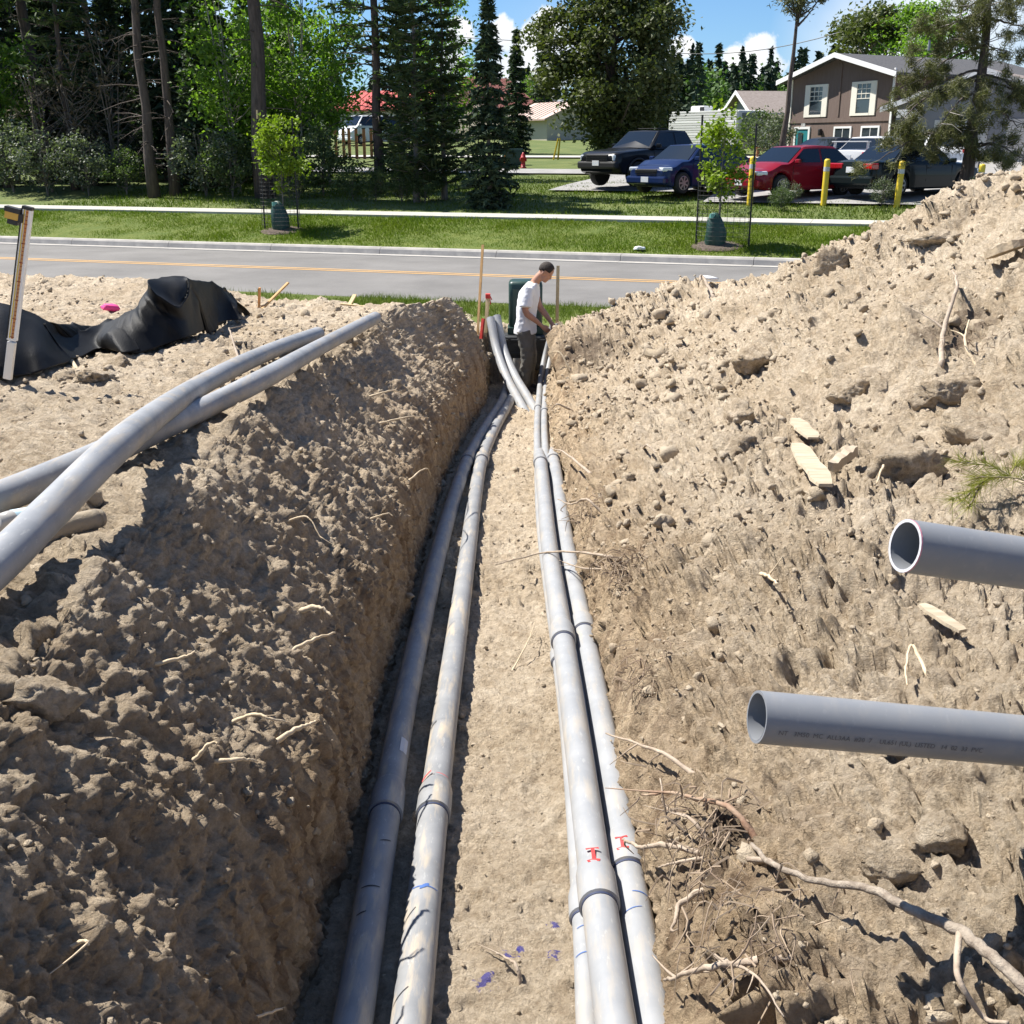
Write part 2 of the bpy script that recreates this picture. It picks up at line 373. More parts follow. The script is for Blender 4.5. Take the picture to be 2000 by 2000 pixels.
def build_dirt():
    rows = np.concatenate([np.linspace(-8, 1.3, 16), np.geomspace(1.45, 16.0, 540) , np.linspace(16.05, 17.2, 14)])
    segs = []
    def seg(n, kind): segs.append((n, kind))
    t_l0 = np.linspace(0, 1, 12, endpoint=False); t_l1 = np.linspace(0, 1, 250, endpoint=False) ** 0.8
    t_w = np.linspace(0, 1, 175, endpoint=False); t_f = np.linspace(0, 1, 85, endpoint=False)
    t_r = np.linspace(0, 1, 50, endpoint=False); t_s = np.linspace(0, 1, 135, endpoint=False)
    t_p = np.linspace(0, 1, 215, endpoint=False); t_o = np.linspace(0, 1, 12)
    Yr = rows[:, None]
    xc, zc, xb = f_crestx(rows)[:, None], f_crestz(rows)[:, None], f_basex(rows)[:, None]
    T = 1 - sstep(15.42, 15.62, rows)[:, None]
    zf = f_floor(rows)[:, None] * T + np.minimum(zc, 0.1) * (1 - T)
    ones = np.ones_like(Yr)
    Xs, Zs, A, K = [], [], [], []
    X = -40 + (-9 + 40) * t_l0[None] * ones; Xs.append(X); Zs.append(f_field(rows)[:, None] * (0.2 + 0.8 * t_l0[None])); A += [0.5] * 12; K += [0] * 12
    X = -9 + (xc + 9) * t_l1[None]; fl = sstep(0, 1.6, xc - X); Z = zc * (1 - fl) + f_field(rows)[:, None] * fl; Z = Z - .24 * (sstep(11.2, 13.4, rows) * (1 - sstep(14.6, 16, rows)))[:, None] * (1 - sstep(3.2, 4.8, -X))
    Xs.append(X); Zs.append(Z); A += [0.9] * 250; K += [0] * 250
    wx = np.interp(t_w, [0, .10, .5, .62, .85, 1], [0, .10, .78, .92, .975, 1]); wz = np.interp(t_w, [0, .10, .5, .62, .85, 1], [0, .03, .45, .57, .88, 1])
    k = np.ones(9) / 9.0
    wx = np.convolve(np.pad(wx, 4, 'edge'), k, 'valid'); wz = np.convolve(np.pad(wz, 4, 'edge'), k, 'valid')
    Xs.append(xc + (xb - xc) * wx[None]); Zs.append(zc + (zf - zc) * wz[None]); A += list(1.0 - 0.35 * t_w); K += [1] * 175
    Xs.append(xb + (0.45 - xb) * t_f[None]); Zs.append(zf + 0 * t_f[None]); A += [0.42] * 85; K += [2] * 85
    gr = f_right(rows)[:, None]; lip = zf + (gr - zf) * 0.52
    Xs.append(0.45 + 0.13 * t_r[None] ** 1.6 * ones); Zs.append(zf + (lip - zf) * np.interp(t_r, [0, .75, 1], [0, .85, 1])[None]); A += [0.55] * 50; K += [1] * 50
    X = 0.58 + (2.0 - 0.58) * t_s[None] * ones; Z = lip + (gr - lip) * np.sin(np.clip(t_s / 0.8, 0, 1) * math.pi / 2)[None]
    Z = np.maximum(Z, f_pile(X, Yr + 0 * X)); Xs.append(X); Zs.append(Z); A += [0.85] * 135; K += [3] * 135
    X = 2.0 + (6.6 - 2.0) * t_p[None] * ones; Z = np.maximum(gr, f_pile(X, Yr + 0 * X)); Xs.append(X); Zs.append(Z); A += [1.15] * 215; K += [3] * 215
    X = 6.6 + (40 - 6.6) * t_o[None] ** 1.5 * ones; Z = np.maximum(gr * (1 - t_o[None]), f_pile(X, Yr + 0 * X)); Xs.append(X); Zs.append(Z); A += [1] * 12; K += [3] * 12
    X = np.concatenate(Xs, 1); Z = np.concatenate(Zs, 1); A = np.array(A)[None] * np.ones_like(X); K = np.array(K)[None] * np.ones_like(X)
    Y = Yr - X * TANP * sstep(9, 16, Yr) * np.where(np.abs(X) < 60, 1, 1)
    # the shared edge of field and crest fades off at the far end
    fade = 1 - sstep(15.7, 16.6, Yr) * 0.85
    nr, nc = X.shape
    P = np.stack([X, Y, Z], 2)
    du = np.gradient(P, axis=1); dv = np.gradient(P, axis=0); nrm = np.cross(du, dv); nrm /= np.maximum(np.linalg.norm(nrm, axis=2, keepdims=True), 1e-9)
    Q = P.reshape(-1, 3); a = (A * fade).ravel(); kk = K.ravel()
    big = fbm(Q * 0.85, 3, 3); mid = fbm(Q * 3.1, 4, 11); fin = fbm(Q * 15.0, 4, 23, bill=True)
    fin2 = fbm(Q * 33.0, 3, 29, gain=.6, bill=True); rug = fbm(Q * 7.0, 5, 37, gain=.68)
    left = (kk == 0); flat = np.where(left, 0.6, 1.0)
    d = a * (np.where(kk == 3, 0.125, 0.085) * big + 0.045 * mid * flat + 0.040 * rug + 0.018 * fin + 0.010 * fin2)
    # clods half sunk in the ground, patchy
    patch = np.clip(fbm(Q * 1.1, 3, 51) * 1.6 + 0.5, 0.05, 1.3)
    soil = np.where(kk == 2, 0.42, np.where(kk == 1, 0.35, 1.0)); pileb = np.where(kk == 3, 1.35, 1.0)
    # broken, angular crumbs at three sizes: each cell is a tilted chip with a crack round it
    def chips(scale, seed, amp, keep, warp, mask):
        e, c_, tl = worley(Q * scale + warp * np.stack([rug, fin, mid], 1), seed, True)
        up = (c_ > keep); return mask * amp * np.where(up, (.35 + .65 * np.abs(c_)) * np.clip(e / .22, 0, 1) + .85 * tl, .35 * tl)
    d += chips(5.2, 5, 0.066, 0.0, .7, soil * pileb * flat * np.clip(patch, .15, 1))
    d += chips(12.5, 15, 0.038, -.3, .5, soil * pileb * np.where(left, .75, 1))
    d += chips(29.0, 25, 0.017, -.5, .4, .35 + .65 * soil)
    # bucket drag marks and slumped chunks down the trench sides
    cutw = np.concatenate([np.zeros(262), t_w, np.zeros(nc - 437)]); cutw = np.repeat(cutw[None], nr, 0).ravel(); wall = (kk == 1); Sx = np.stack([Q[:, 0] * 1.6, Q[:, 1] * 9.0 + Q[:, 2] * 3.0, Q[:, 2] * 1.1], 1)
    d += np.where(wall, 1, 0) * a * (0.042 * fbm(Sx, 5, 71, gain=.6) + 0.016 * fbm(Sx * 2.7, 3, 77, bill=True) + 0.075 * np.clip(fbm(np.stack([Q[:, 0] * 1.0, Q[:, 1] * 3.6 + Q[:, 2] * 1.6, Q[:, 2] * .8], 1), 5, 79, gain=.6), -.3, 1) * (1 - np.clip(cutw, 0, 1) * .6))
    hol = fbm(Q * np.array([1.4, 1.9, 1.4]), 3, 88); d += np.where(kk == 3, 1, 0) * 0.05 * np.clip(hol, 0, 1) * pileb
    Q = Q + nrm.reshape(-1, 3) * d[:, None]
    idx = np.arange(nr * nc).reshape(nr, nc)
    Fq = np.stack([idx[:-1, :-1], idx[:-1, 1:], idx[1:, 1:], idx[1:, :-1]], 2).reshape(-1, 4)
    cutc = np.zeros(nc); o0 = 12 + 250; cutc[o0:o0 + 175] = 0.25 * sstep(0.1, 0.4, t_w) + 0.75 * sstep(0.42, 0.68, t_w); o1 = o0 + 175 + 85; cutc[o1:o1 + 50] = 0.75; cutc[o1 + 50:o1 + 90] = 0.75 * (1 - np.linspace(0, 1, 40))  # browner cut soil held low; upper left wall coloured lighter, as if sun-grazed
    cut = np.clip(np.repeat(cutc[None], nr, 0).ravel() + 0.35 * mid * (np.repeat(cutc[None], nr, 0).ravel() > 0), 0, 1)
    return Q, Fq, nrm.reshape(-1, 3), kk, nr, nc, cut
DQ, DF, DN, DK, DNR, DNC, DCUT = build_dirt()
DQ2 = DQ[:, :2]
def gz(x, y, dz=0.0):
    k = int(np.argmin((DQ2[:, 0] - x) ** 2 + (DQ2[:, 1] - y) ** 2)); return float(DQ[k, 2]) + dz
def ray_ground(px, py, zoff=0.0):
    """where the sight line of a photo point meets the dirt (used to put things where they stand)"""
    d = pdir(px, py); o = np.array([0, 0, CZ]); dn = np.array(tuple(d)); rel = DQ - o
    w = rel @ dn / (dn @ dn); perp = np.linalg.norm(rel - w[:, None] * dn, axis=1) / np.maximum(w, 0.05)
    c = np.where((w > 0.3) & (perp < 0.012))[0]
    if len(c) == 0: c = np.array([np.argmin(np.where(w > 0.3, perp, 9))])
    k = c[np.argmin(w[c])]; return Vector(DQ[k]) + Vector((0, 0, zoff)), Vector(DN[k])
for (x, y, r) in ((1000, 1838, .07), (1022, 1832, .045), (1083, 1838, .07), (1095, 1783, .05), (935, 1888, .075)):
    BLUE_SPOTS.append((tuple(ray_ground(x, y)[0]), r))
for (x, y, r) in ((1195, 1110, .14), (1235, 1140, .12), (1395, 1600, .13), (1370, 1690, .10), (1450, 1770, .12), (1245, 1330, .12), (1130, 660, .5), (1850, 620, .35)):
    HUMUS_SPOTS.append((tuple(ray_ground(x, y)[0]), r))
M_DIRT = dirt_material()
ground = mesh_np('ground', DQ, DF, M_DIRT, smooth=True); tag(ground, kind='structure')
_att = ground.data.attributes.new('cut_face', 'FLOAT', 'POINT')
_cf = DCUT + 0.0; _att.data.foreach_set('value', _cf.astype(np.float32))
M_CLOD = M_DIRT; M_CRUMB = mat('dry_soil_crumb', (0.35, 0.280, 0.198), 0.95, (0.44, 0.362, 0.262), 30, 0.8, 110, spec=.15, island=(0.47, 0.392, 0.292))

def ico(sub):
    bm = bmesh.new(); bmesh.ops.create_icosphere(bm, subdivisions=sub, radius=1); bm.verts.index_update()
    V = np.array([tuple(v.co) for v in bm.verts]); F_ = np.array([[v.index for v in f.verts] for f in bm.faces]); bm.free(); return V, F_
ICO1, ICO2, ICO3 = ico(1), ico(2), ico(3)
def clod_cloud(name, pos, size, rng, base, mt, rough=0.35):
    V0, F0 = base; n = len(pos); nv = len(V0)
    sh = 1 + rough * rng.uniform(-1, 1, (n, nv, 1))
    sc = rng.uniform(0.6, 1.25, (n, 1, 3)); sc[:, :, 2] *= 0.75
    sh = sh * (1 - 0.45 * (rng.random((n, nv, 1)) < .18)); V = V0[None] * sh * sc * size[:, None, None]
    for q in range(7):      # broken faces
        nn = rng.normal(0, 1, (n, 1, 3)); nn /= np.linalg.norm(nn, axis=2, keepdims=True); dd_ = rng.uniform(.45, .85, (n, 1)) * size[:, None]
        V = V / np.maximum(1, (V * nn).sum(2) / dd_)[..., None]
    a = rng.uniform(0, 6.28, n); ca, sa = np.cos(a)[:, None], np.sin(a)[:, None]
    V = np.stack([V[..., 0] * ca - V[..., 1] * sa, V[..., 0] * sa + V[..., 1] * ca, V[..., 2]], 2) + pos[:, None, :]
    Fa = F0[None] + (np.arange(n) * nv)[:, None, None]
    return mesh_np(name, V.reshape(-1, 3), Fa.reshape(-1, 3), mt, smooth=False)
def scatter_clods():
    rng = np.random.default_rng(4)
    ok = (DQ[:, 1] > 1.6) & (DQ[:, 1] < 15.6) & (np.abs(DQ[:, 0]) < 7)
    for (name, n, lo, hi, base, kinds) in (('loose_soil', 20000, 0.006, 0.018, ICO1, (1, .25, .35, 1)), ('soil_crumbs', 4200, 0.014, 0.040, ICO2, (.7, .10, .06, 1.0)), ('soil_lumps', 220, 0.04, 0.085, ICO2, (.12, .02, 0, 1.0))):
        w = np.array(kinds)[DK.astype(int)] * ok * (0.25 + np.clip(fbm(DQ * 1.0, 2, 61) + 0.35, 0, 1.2))
        # vertices crowd near the camera and on the walls: weight by area covered
        w = w * np.clip(DQ[:, 1] / 4.0, 0.35, 4.0)
        k = rng.choice(len(DQ), n, p=w / w.sum(), replace=False)
        size = lo * (hi / lo) ** (rng.random(n) ** 1.8); size *= np.clip(DQ[k, 1] / 6.0, 0.8, 1.5)
        p = DQ[k] + DN[k] * (size * 0.05)[:, None] + rng.normal(0, 0.01, (n, 3)) * np.array([1, 1, 0])
        o = clod_cloud(name, p, size, rng, base, M_CRUMB); tag(o, 'loose crumbs and lumps of dry tan soil over the spoil and banks', 'soil', kind='stuff')
scatter_clods()

# ------------------------------------------------------------------ street, verges, lawn, lot
M_ASPH = mat('asphalt', (0.135, 0.129, 0.122), 0.9, (0.185, 0.177, 0.167), 0.55, 0.35, 220, vdetail=9)
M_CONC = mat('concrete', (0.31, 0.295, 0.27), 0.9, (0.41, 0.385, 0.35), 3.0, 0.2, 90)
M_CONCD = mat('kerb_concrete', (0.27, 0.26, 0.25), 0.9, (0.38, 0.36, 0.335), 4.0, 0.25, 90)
M_WALK = mat('walk_concrete', (0.37, 0.355, 0.31), 0.9, (0.44, 0.425, 0.37), 2.0, 0.15, 80)
M_TURF = mat('turf_soil', (0.075, 0.110, 0.012), 1.0, (0.12, 0.145, 0.025), 2.5, 0.6, 40)
M_LAWN = mat('lawn_soil', (0.065, 0.100, 0.016), 1.0, (0.125, 0.145, 0.035), 0.8, 0.6, 30)
M_YEL = mat('road_paint', (0.62, 0.34, 0.09), 0.8, (0.42, 0.27, 0.12), 30, 0.1, 200)
strip('near_verge', [14.8, 15.6, 16.6, 17.95], [-0.09, -0.02, 0.0, -0.004], M_TURF, nu=60, jit=0.02)
road = strip('road', [17.9, 19.8, 21.5, 23.4, 25.27], [0.0, 0.03, 0.045, 0.03, 0.0], M_ASPH)
for dv in (-0.13, 0.13):
    o = strip('centre_line', [21.5 + dv - 0.055, 21.5 + dv + 0.055], [0.0485, 0.0485], M_YEL); o.parent = road
    for k in ('kind',): del o[k]
kerb = empty('kerb'); tag(kerb, kind='structure')
SEGL = 3.05; kb = None
for i in range(-16, 12):
    u0 = i * SEGL + 0.55
    if kb is None:
        m = MB(); prof = [(25.25, -0.1), (25.25, 0.012), (25.68, 0.0), (25.72, 0.11), (25.76, 0.15), (25.95, 0.155), (25.97, 0.13), (25.97, -0.1)]
        n = len(prof); L0, L1 = 0.0, SEGL - 0.012
        vs = [rf(L0, v, z) for v, z in prof] + [rf(L1, v, z) for v, z in prof]
        m.add(vs, [tuple(range(n))[::-1], tuple(range(n, 2 * n))] + [(j, (j + 1) % n, n + (j + 1) % n, n + j) for j in range(n)])
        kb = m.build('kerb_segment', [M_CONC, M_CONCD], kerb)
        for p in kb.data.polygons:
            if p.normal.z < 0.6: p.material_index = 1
        o = kb
    else:
        o = kb.copy(); C.objects.link(o)
    o.location = UX * u0; o.parent = kerb
walk = empty('sidewalk'); tag(walk, kind='structure'); sl = None
for i in range(-26, 18):
    if sl is None:
        m = MB(); vs = []
        for z0, z1 in ((0.45, 0.45), (0.725, 0.735)):
            vs += [rf(0, 29.2, z0), rf(1.513, 29.2, z0), rf(1.513, 30.7, z1), rf(0, 30.7, z1)]
        m.add(vs, [(3, 2, 1, 0), (4, 5, 6, 7), (0, 1, 5, 4), (1, 2, 6, 5), (2, 3, 7, 6), (3, 0, 4, 7)]); sl = m.build('paving_slab', M_WALK, walk); o = sl
    else: o = sl.copy(); C.objects.link(o); o.parent = walk
    o.location = UX * (i * 1.524)
vv = list(np.linspace(25.96, 29.25, 8)); strip('verge', vv, [0.135 + (v - 25.96) / 3.29 * 0.535 for v in vv], M_TURF, u0=-60, u1=60, nu=140, jit=0.035, seed=5)
lv = list(np.linspace(30.65, 46, 14)) + [50, 56, 63, 70, 80, 92, 108, 125, 150, 180, 220, 260, 330, 420, 600, 900]
strip('lawn', lv, [terr(v) - 0.01 for v in lv], M_LAWN, u0=-420, u1=420, nu=90, jit=0.05, seed=9)
# ------------------------------------------------------------------ conduits
def pvc(name, col, var, dust, rough=0.42):
    m = bpy.data.materials.new(name); m.use_nodes = True; N = m.node_tree.nodes; L = m.node_tree.links
    b = N['Principled BSDF']; b.inputs['Roughness'].default_value = rough; b.inputs['Specular IOR Level'].default_value = 0.4
    tc = N.new('ShaderNodeTexCoord')
    def noise(s, d, st=(1, 1, 1), r=0.6):
        mp = N.new('ShaderNodeMapping'); mp.inputs['Scale'].default_value = st; L.new(tc.outputs['Object'], mp.inputs[0])
        n = N.new('ShaderNodeTexNoise'); n.inputs['Scale'].default_value = s; n.inputs['Detail'].default_value = d; n.inputs['Roughness'].default_value = r
        L.new(mp.outputs[0], n.inputs['Vector']); return n.outputs[0]
    r = N.new('ShaderNodeValToRGB'); r.color_ramp.elements[0].position = 0.38; r.color_ramp.elements[1].position = 0.62
    r.color_ramp.elements[0].color = col + (1,); r.color_ramp.elements[1].color = var + (1,); L.new(noise(5, 6), r.inputs[0])
    # dried mud and scuffs drawn out along the pipe
    mr = N.new('ShaderNodeMapRange'); mr.inputs[1].default_value = 0.50; mr.inputs[2].default_value = 0.68; mr.inputs[4].default_value = dust
    L.new(noise(9, 7, (2.2, 0.35, 2.2), 0.62), mr.inputs[0])
    mx = N.new('ShaderNodeMix'); mx.data_type = 'RGBA'; L.new(mr.outputs[0], mx.inputs[0]); L.new(r.outputs[0], mx.inputs[6]); mx.inputs[7].default_value = (0.46, 0.385, 0.285, 1)
    sc = N.new('ShaderNodeMapRange'); sc.inputs[1].default_value = 0.62; sc.inputs[2].default_value = 0.66; sc.inputs[4].default_value = 0.28 if dust > 0.1 else 0.06
    L.new(noise(70, 4, (1, 0.25, 1)), sc.inputs[0])
    m2 = N.new('ShaderNodeMix'); m2.data_type = 'RGBA'; L.new(sc.outputs[0], m2.inputs[0]); L.new(mx.outputs[2], m2.inputs[6]); m2.inputs[7].default_value = (0.50, 0.50, 0.48, 1)
    L.new(m2.outputs[2], b.inputs['Base Color'])
    rr = N.new('ShaderNodeMapRange'); rr.inputs[3].default_value = rough - 0.06; rr.inputs[4].default_value = rough + 0.25; L.new(noise(14, 5), rr.inputs[0]); L.new(rr.outputs[0], b.inputs['Roughness'])
    return m
PVC_L = pvc('pvc_muddy', (0.215, 0.220, 0.226), (0.275, 0.278, 0.282), 0.95)
PVC_R = pvc('pvc_grey', (0.262, 0.272, 0.286), (0.310, 0.318, 0.330), 0.42)
PVC_B = pvc('pvc_dusty', (0.240, 0.250, 0.264), (0.310, 0.318, 0.330), 0.55)
PVC_C = pvc('pvc_clean', (0.200, 0.210, 0.227), (0.217, 0.227, 0.243), 0.08, 0.38)
M_GLUE = mat('glue_line', (0.035, 0.045, 0.09), 0.5)
M_REDM = mat('red_marker', (0.62, 0.03, 0.03), 0.6, (0.5, 0.05, 0.05), 60)
M_BLUEM = mat('blue_marker', (0.06, 0.13, 0.36), 0.6)
M_BLACKM = mat('black_marker', (0.02, 0.02, 0.025), 0.6)
M_PINK = mat('primer_stain', (0.55, 0.22, 0.27), 0.6)
M_PRINT = mat('black_print', (0.10, 0.105, 0.115), 0.7)
def floor_pt(px, py, dz):
    d = pdir(px, py); lo, hi = 0.5, 40.0
    for _ in range(60):
        t = (lo + hi) / 2; p = Vector((0, 0, CZ)) + d * t
        if p.z > float(f_floor(p.y)) + dz: lo = t
        else: hi = t
    return p
def ring(path, i, r, w, m, n=24, a0=0, a1=360, back=True):
    """a band round the pipe at path index i"""
    p = path[i]; t = (path[min(i + 1, len(path) - 1)] - path[max(i - 1, 0)]).normalized()
    if back: return m.tube([p - t * w / 2, p + t * w / 2], r, n, cap=True)
def patch(path, i, r, m, ang, pts):
    """flat mark (list of polygons in metres: along, around) wrapped on the pipe at path index i, ang from top towards +x"""
    p = path[i]; t = (path[min(i + 1, len(path) - 1)] - path[max(i - 1, 0)]).normalized()
    a = Vector((0, 0, 1)); a = (a - t * a.dot(t)).normalized(); b = t.cross(a)   # b points right when t points away
    for poly in pts:
        vs = []
        for (s, q) in poly:
            th = ang + q / r; vs.append(p + t * s + (a * math.cos(th) + b * math.sin(th)) * (r + 0.0016))
        m.add(vs, [tuple(range(len(vs)))])
def arc_strip(path, i, r, m, a0, a1, w, skew=0.0, n=10):
    p = path[i]; t = (path[min(i + 1, len(path) - 1)] - path[max(i - 1, 0)]).normalized()
    a = Vector((0, 0, 1)); a = (a - t * a.dot(t)).normalized(); b = t.cross(a); vs = []
    for k in range(n + 1):
        th = a0 + (a1 - a0) * k / n; rr = r + 0.0014; c = p + t * (skew * (k / n - .5)); d_ = a * math.cos(th) + b * math.sin(th)
        ww = w * (0.6 + 0.4 * math.sin(math.pi * k / n))
        vs += [c - t * ww / 2 + d_ * rr, c + t * ww / 2 + d_ * rr]
    m.add(vs, [(2 * k, 2 * k + 1, 2 * k + 3, 2 * k + 2) for k in range(n)])
def conduit(pts, r, mt, label, group=None, joints=(), npath=90, open_end=None, wall=0.007, marks=()):
    path = smooth_path(pts, npath); org = path[0].copy(); org.z -= r
    root = empty('conduit', org, 0, label, 'pipe', group)
    m = MB(); m.tube(path, r, 28, cap=False)
    inner = MB(); inner.tube(path, r - wall, 20, cap=False)
    # closed rims
    def rim(i):
        k = 28; p = path[i]; j = 1 if i == 0 else -1
        t = (path[1] - path[0]).normalized() if i == 0 else (path[-1] - path[-2]).normalized()
        mm = MB(); mm.tube([p, p + t * 1e-5], r, k, cap=False); mm.tube([p, p + t * 1e-5], r - wall, k, cap=False)
        b = len(m.v); m.v += mm.v[:k] + mm.v[2 * k:3 * k]
        for q in range(k): m.f.append([b + q, b + (q + 1) % k, b + k + (q + 1) % k, b + k + q]); m.mi.append(0)
    rim(0); rim(-1)
    b = len(m.v); m.v += inner.v; m.f += [[b + q for q in f][::-1] for f in inner.f]; m.mi += [0] * len(inner.f)
    o = m.build('pipe_wall', mt, root, smooth=False, origin=org, flip=False); o.location = (0, 0, 0); autosmooth(o, 50)
    for (px, py) in joints:
        best = min(range(len(path)), key=lambda k: (lambda q: (q[0] - px) ** 2 + (q[1] - py) ** 2)(proj(path[k])))
        i = max(2, min(len(path) - 3, best)); p = path[i]; t = (path[i + 1] - path[i - 1]).normalized()
        bell = MB(); w = 0.17 if r > 0.05 else 0.12
        bell.tube([p, p + t * 0.004, p + t * w, p + t * (w + 0.05)], [r + 0.001, r + 0.0095, r + 0.0090, r + 0.0006], 28, cap=False)
        q = bell.build('coupling', mt, root, origin=org, flip=False); q.location = (0, 0, 0); autosmooth(q, 50)
        g = MB(); g.tube([p - t * 0.010, p + t * 0.001], r + 0.0022, 28, cap=False); g.tube([p - t * 0.010, p - t * 0.0101], [r + 0.0022, r], 28, cap=False)
        q2 = g.build('glue_line', M_GLUE, q, origin=org, flip=False); q2.location = (0, 0, 0); autosmooth(q2, 60)
    return root, path, org
def proj(p):
    rel = Vector(p) - Vector((0, 0, CZ)); fw = Vector((0, math.cos(PITCH), -math.sin(PITCH))); up = Vector((0, math.sin(PITCH), math.cos(PITCH)))
    z = rel.dot(fw); return (1000 + F * rel.x / z, 1000 - F * rel.dot(up) / z)
def idx_at(path, py): return max(1, min(len(path) - 2, min(range(len(path)), key=lambda k: abs(proj(path[k])[1] - py))))
def add_marks(root, path, org, name, mt, fn):
    m = MB(); fn(m); o = m.build(name, mt, root, origin=org, flip=False); o.location = (0, 0, 0); return o
RB, RS = 0.057, 0.037
def fl(r, lift, *pp): return [floor_pt(x, y, r + lift) for x, y in pp]
def near(p, d=1.6):  # extend a run back past the picture's edge
    return p
GL = 'conduits laid along the left of the trench floor'; GR = 'conduits bundled along the right of the trench floor'
# left pair: under the bank's shadow, then up into the box at the far end
pa = fl(RB, 0.012, (640, 2230), (688, 2000), (751, 1601), (784, 1406), (822, 1225), (857, 1077), (888, 969), (915, 895), (949, 834), (974, 795), (984, 775)) + [at(991, 745, 14.9), at(991, 725, 15.05), at(991, 700, 15.08)]
c1 = conduit(pa, RB, PVC_L, 'leftmost grey conduit on the trench floor, mostly in the bank shadow', GL, [(735, 1585), (905, 893)], 110)
pb = fl(RB, 0.012, (775, 2230), (802, 2000), (845, 1601), (869, 1406), (894, 1225), (914, 1077), (928, 969), (942, 895), (968, 834), (990, 795), (1000, 775)) + [at(1009, 745, 14.9), at(1010, 725, 15.05), at(1010, 700, 15.08)]
c2 = conduit(pb, RB, PVC_L, 'mud streaked sunlit conduit, second from the left on the trench floor', GL, [(847, 1605), (938, 897)], 110)
# small pair underneath on the right
ps = fl(RS, 0.0, (1165, 2230), (1150, 2000), (1139, 1790), (1112, 1449), (1089, 1263), (1058, 1035), (1051, 911), (1049, 830)) + [at(1053, 770, 14.0), at(1057, 735, 14.6), at(1064, 698, 14.9), at(1075, 655, 15.02), at(1079, 632, 15.05)]
c3 = conduit(ps, RS, PVC_R, 'thin grey conduit under the left edge of the right hand bundle', GR, [(1136, 1778), (1087, 1290), (1050, 800)], 110)
pt = [Vector((p.x + 0.080, p.y + 0.01, p.z)) for p in ps]
c4 = conduit(pt, RS, PVC_R, 'thin grey conduit rising beside the person, hidden below the thick pair', GR, [(1062, 802)], 110)
# thick sweep pair lying on top
pm = fl(RB, 0.062, (1240, 2230), (1203, 2000), (1170, 1762), (1128, 1449), (1102, 1263), (1074, 1077), (1063, 969), (1056, 905)) + [at(1047, 862, 12.05), at(1036, 825, 12.75), at(1011, 778, 13.5), at(990, 738, 14.1), at(970, 682, 14.6), at(958, 622, 14.9)]
c5 = conduit(pm, RB, PVC_R, 'thick conduit with a red marked coupling, middle of the right hand bundle', GR, [(1173, 1758), (1098, 1262), (1052, 905)], 120)
pr = fl(RB, 0.004, (1315, 2230), (1276, 2000), (1225, 1697), (1182, 1449), (1143, 1245), (1109, 1077), (1092, 969), (1082, 905)) + [at(1070, 858, 12.2), at(1055, 820, 12.9), at(1030, 775, 13.65), at(1006, 735, 14.2), at(984, 682, 14.7), at(970, 618, 15.0)]
c6 = conduit(pr, RB, PVC_R, 'rightmost thick conduit of the bundle, red mark above its blue ring', GR, [(1228, 1705), (1135, 1235), (1078, 900)], 120)
# pipe ends wearing grey caps where they come out of the ground
# marker writing
def I_mark(path, r, py, ang, name, c, h=0.06):
    i = idx_at(path, py); root, pth, org = c
    bars = [[(-h / 2, -0.006), (h / 2, -0.006), (h / 2, 0.005), (-h / 2, 0.006)], [(h / 2, -0.022), (h / 2 + 0.012, -0.024), (h / 2 + 0.010, 0.02), (h / 2 - 0.004, 0.022)],
            [(-h / 2 - 0.012, -0.02), (-h / 2, -0.024), (-h / 2 + 0.003, 0.021), (-h / 2 - 0.01, 0.018)]]
    add_marks(root, pth, org, 'red_mark', M_REDM, lambda m: patch(pth, i, r + 0.0094, m, ang, [[(-h / 2 - .012, -.02), (-h / 2, -.024), (-h / 2, -.006), (h / 2, -.006), (h / 2, -.022), (h / 2 + .012, -.024), (h / 2 + .010, .02), (h / 2, .022), (h / 2, .006), (-h / 2, .006), (-h / 2, .021), (-h / 2 - .012, .018)]]))
I_mark(c5[1], RB, 1716, -0.1, 'red_mark', c5); I_mark(c6[1], RB, 1668, -0.2, 'red_mark', c6)
def scribbles(c, r, rows, mt, name):
    root, pth, org = c; rng = random.Random(rows[0][0])
    for (py, a0, a1, w, sk) in rows: add_marks(root, pth, org, name, mt, lambda m: arc_strip(pth, idx_at(pth, py), r, m, a0, a1, w, sk))
scribbles(c1, RB, [(1665, .1, .8, .006, .02), (1738, -.6, .5, .007, 0), (1832, -.6, -.05, .008, .01)], M_BLACKM, 'black_line')
scribbles(c2, RB, [(1740, -1.1, -.6, .006, .06), (1820, -1.1, -.3, .006, .06), (1962, -1.2, -.2, .006, .05), (1438, -1.2, -.5, .012, .03), (1547, -.9, -.1, .02, .01)], M_BLACKM, 'black_line')
scribbles(c2, RB, [(1752, -.9, 0.9, .006, .0), (1744, -.2, .3, .02, .02)], M_BLUEM, 'blue_line')
scribbles(c2, RB + 0.0095, [(1552, -.9, -.3, .018, .05), (1545, 0.0, .8, .004, -.01)], M_REDM, 'red_mark')
scribbles(c3, RS, [(1783, -1.0, .2, .010, 0), (1800, -.8, .2, .004, 0), (1815, -.7, .1, .004, .01), (1882, -1.0, .3, .005, .01)], M_BLUEM, 'blue_line')
scribbles(c6, RB, [(1765, -.1, .9, .006, 0), (1803, -.9, .3, .004, .02)], M_BLUEM, 'blue_line')
for c, r, rows in ((c5, RB, (1600, 1480)), (c6, RB, (1480, 1390))):
    pass
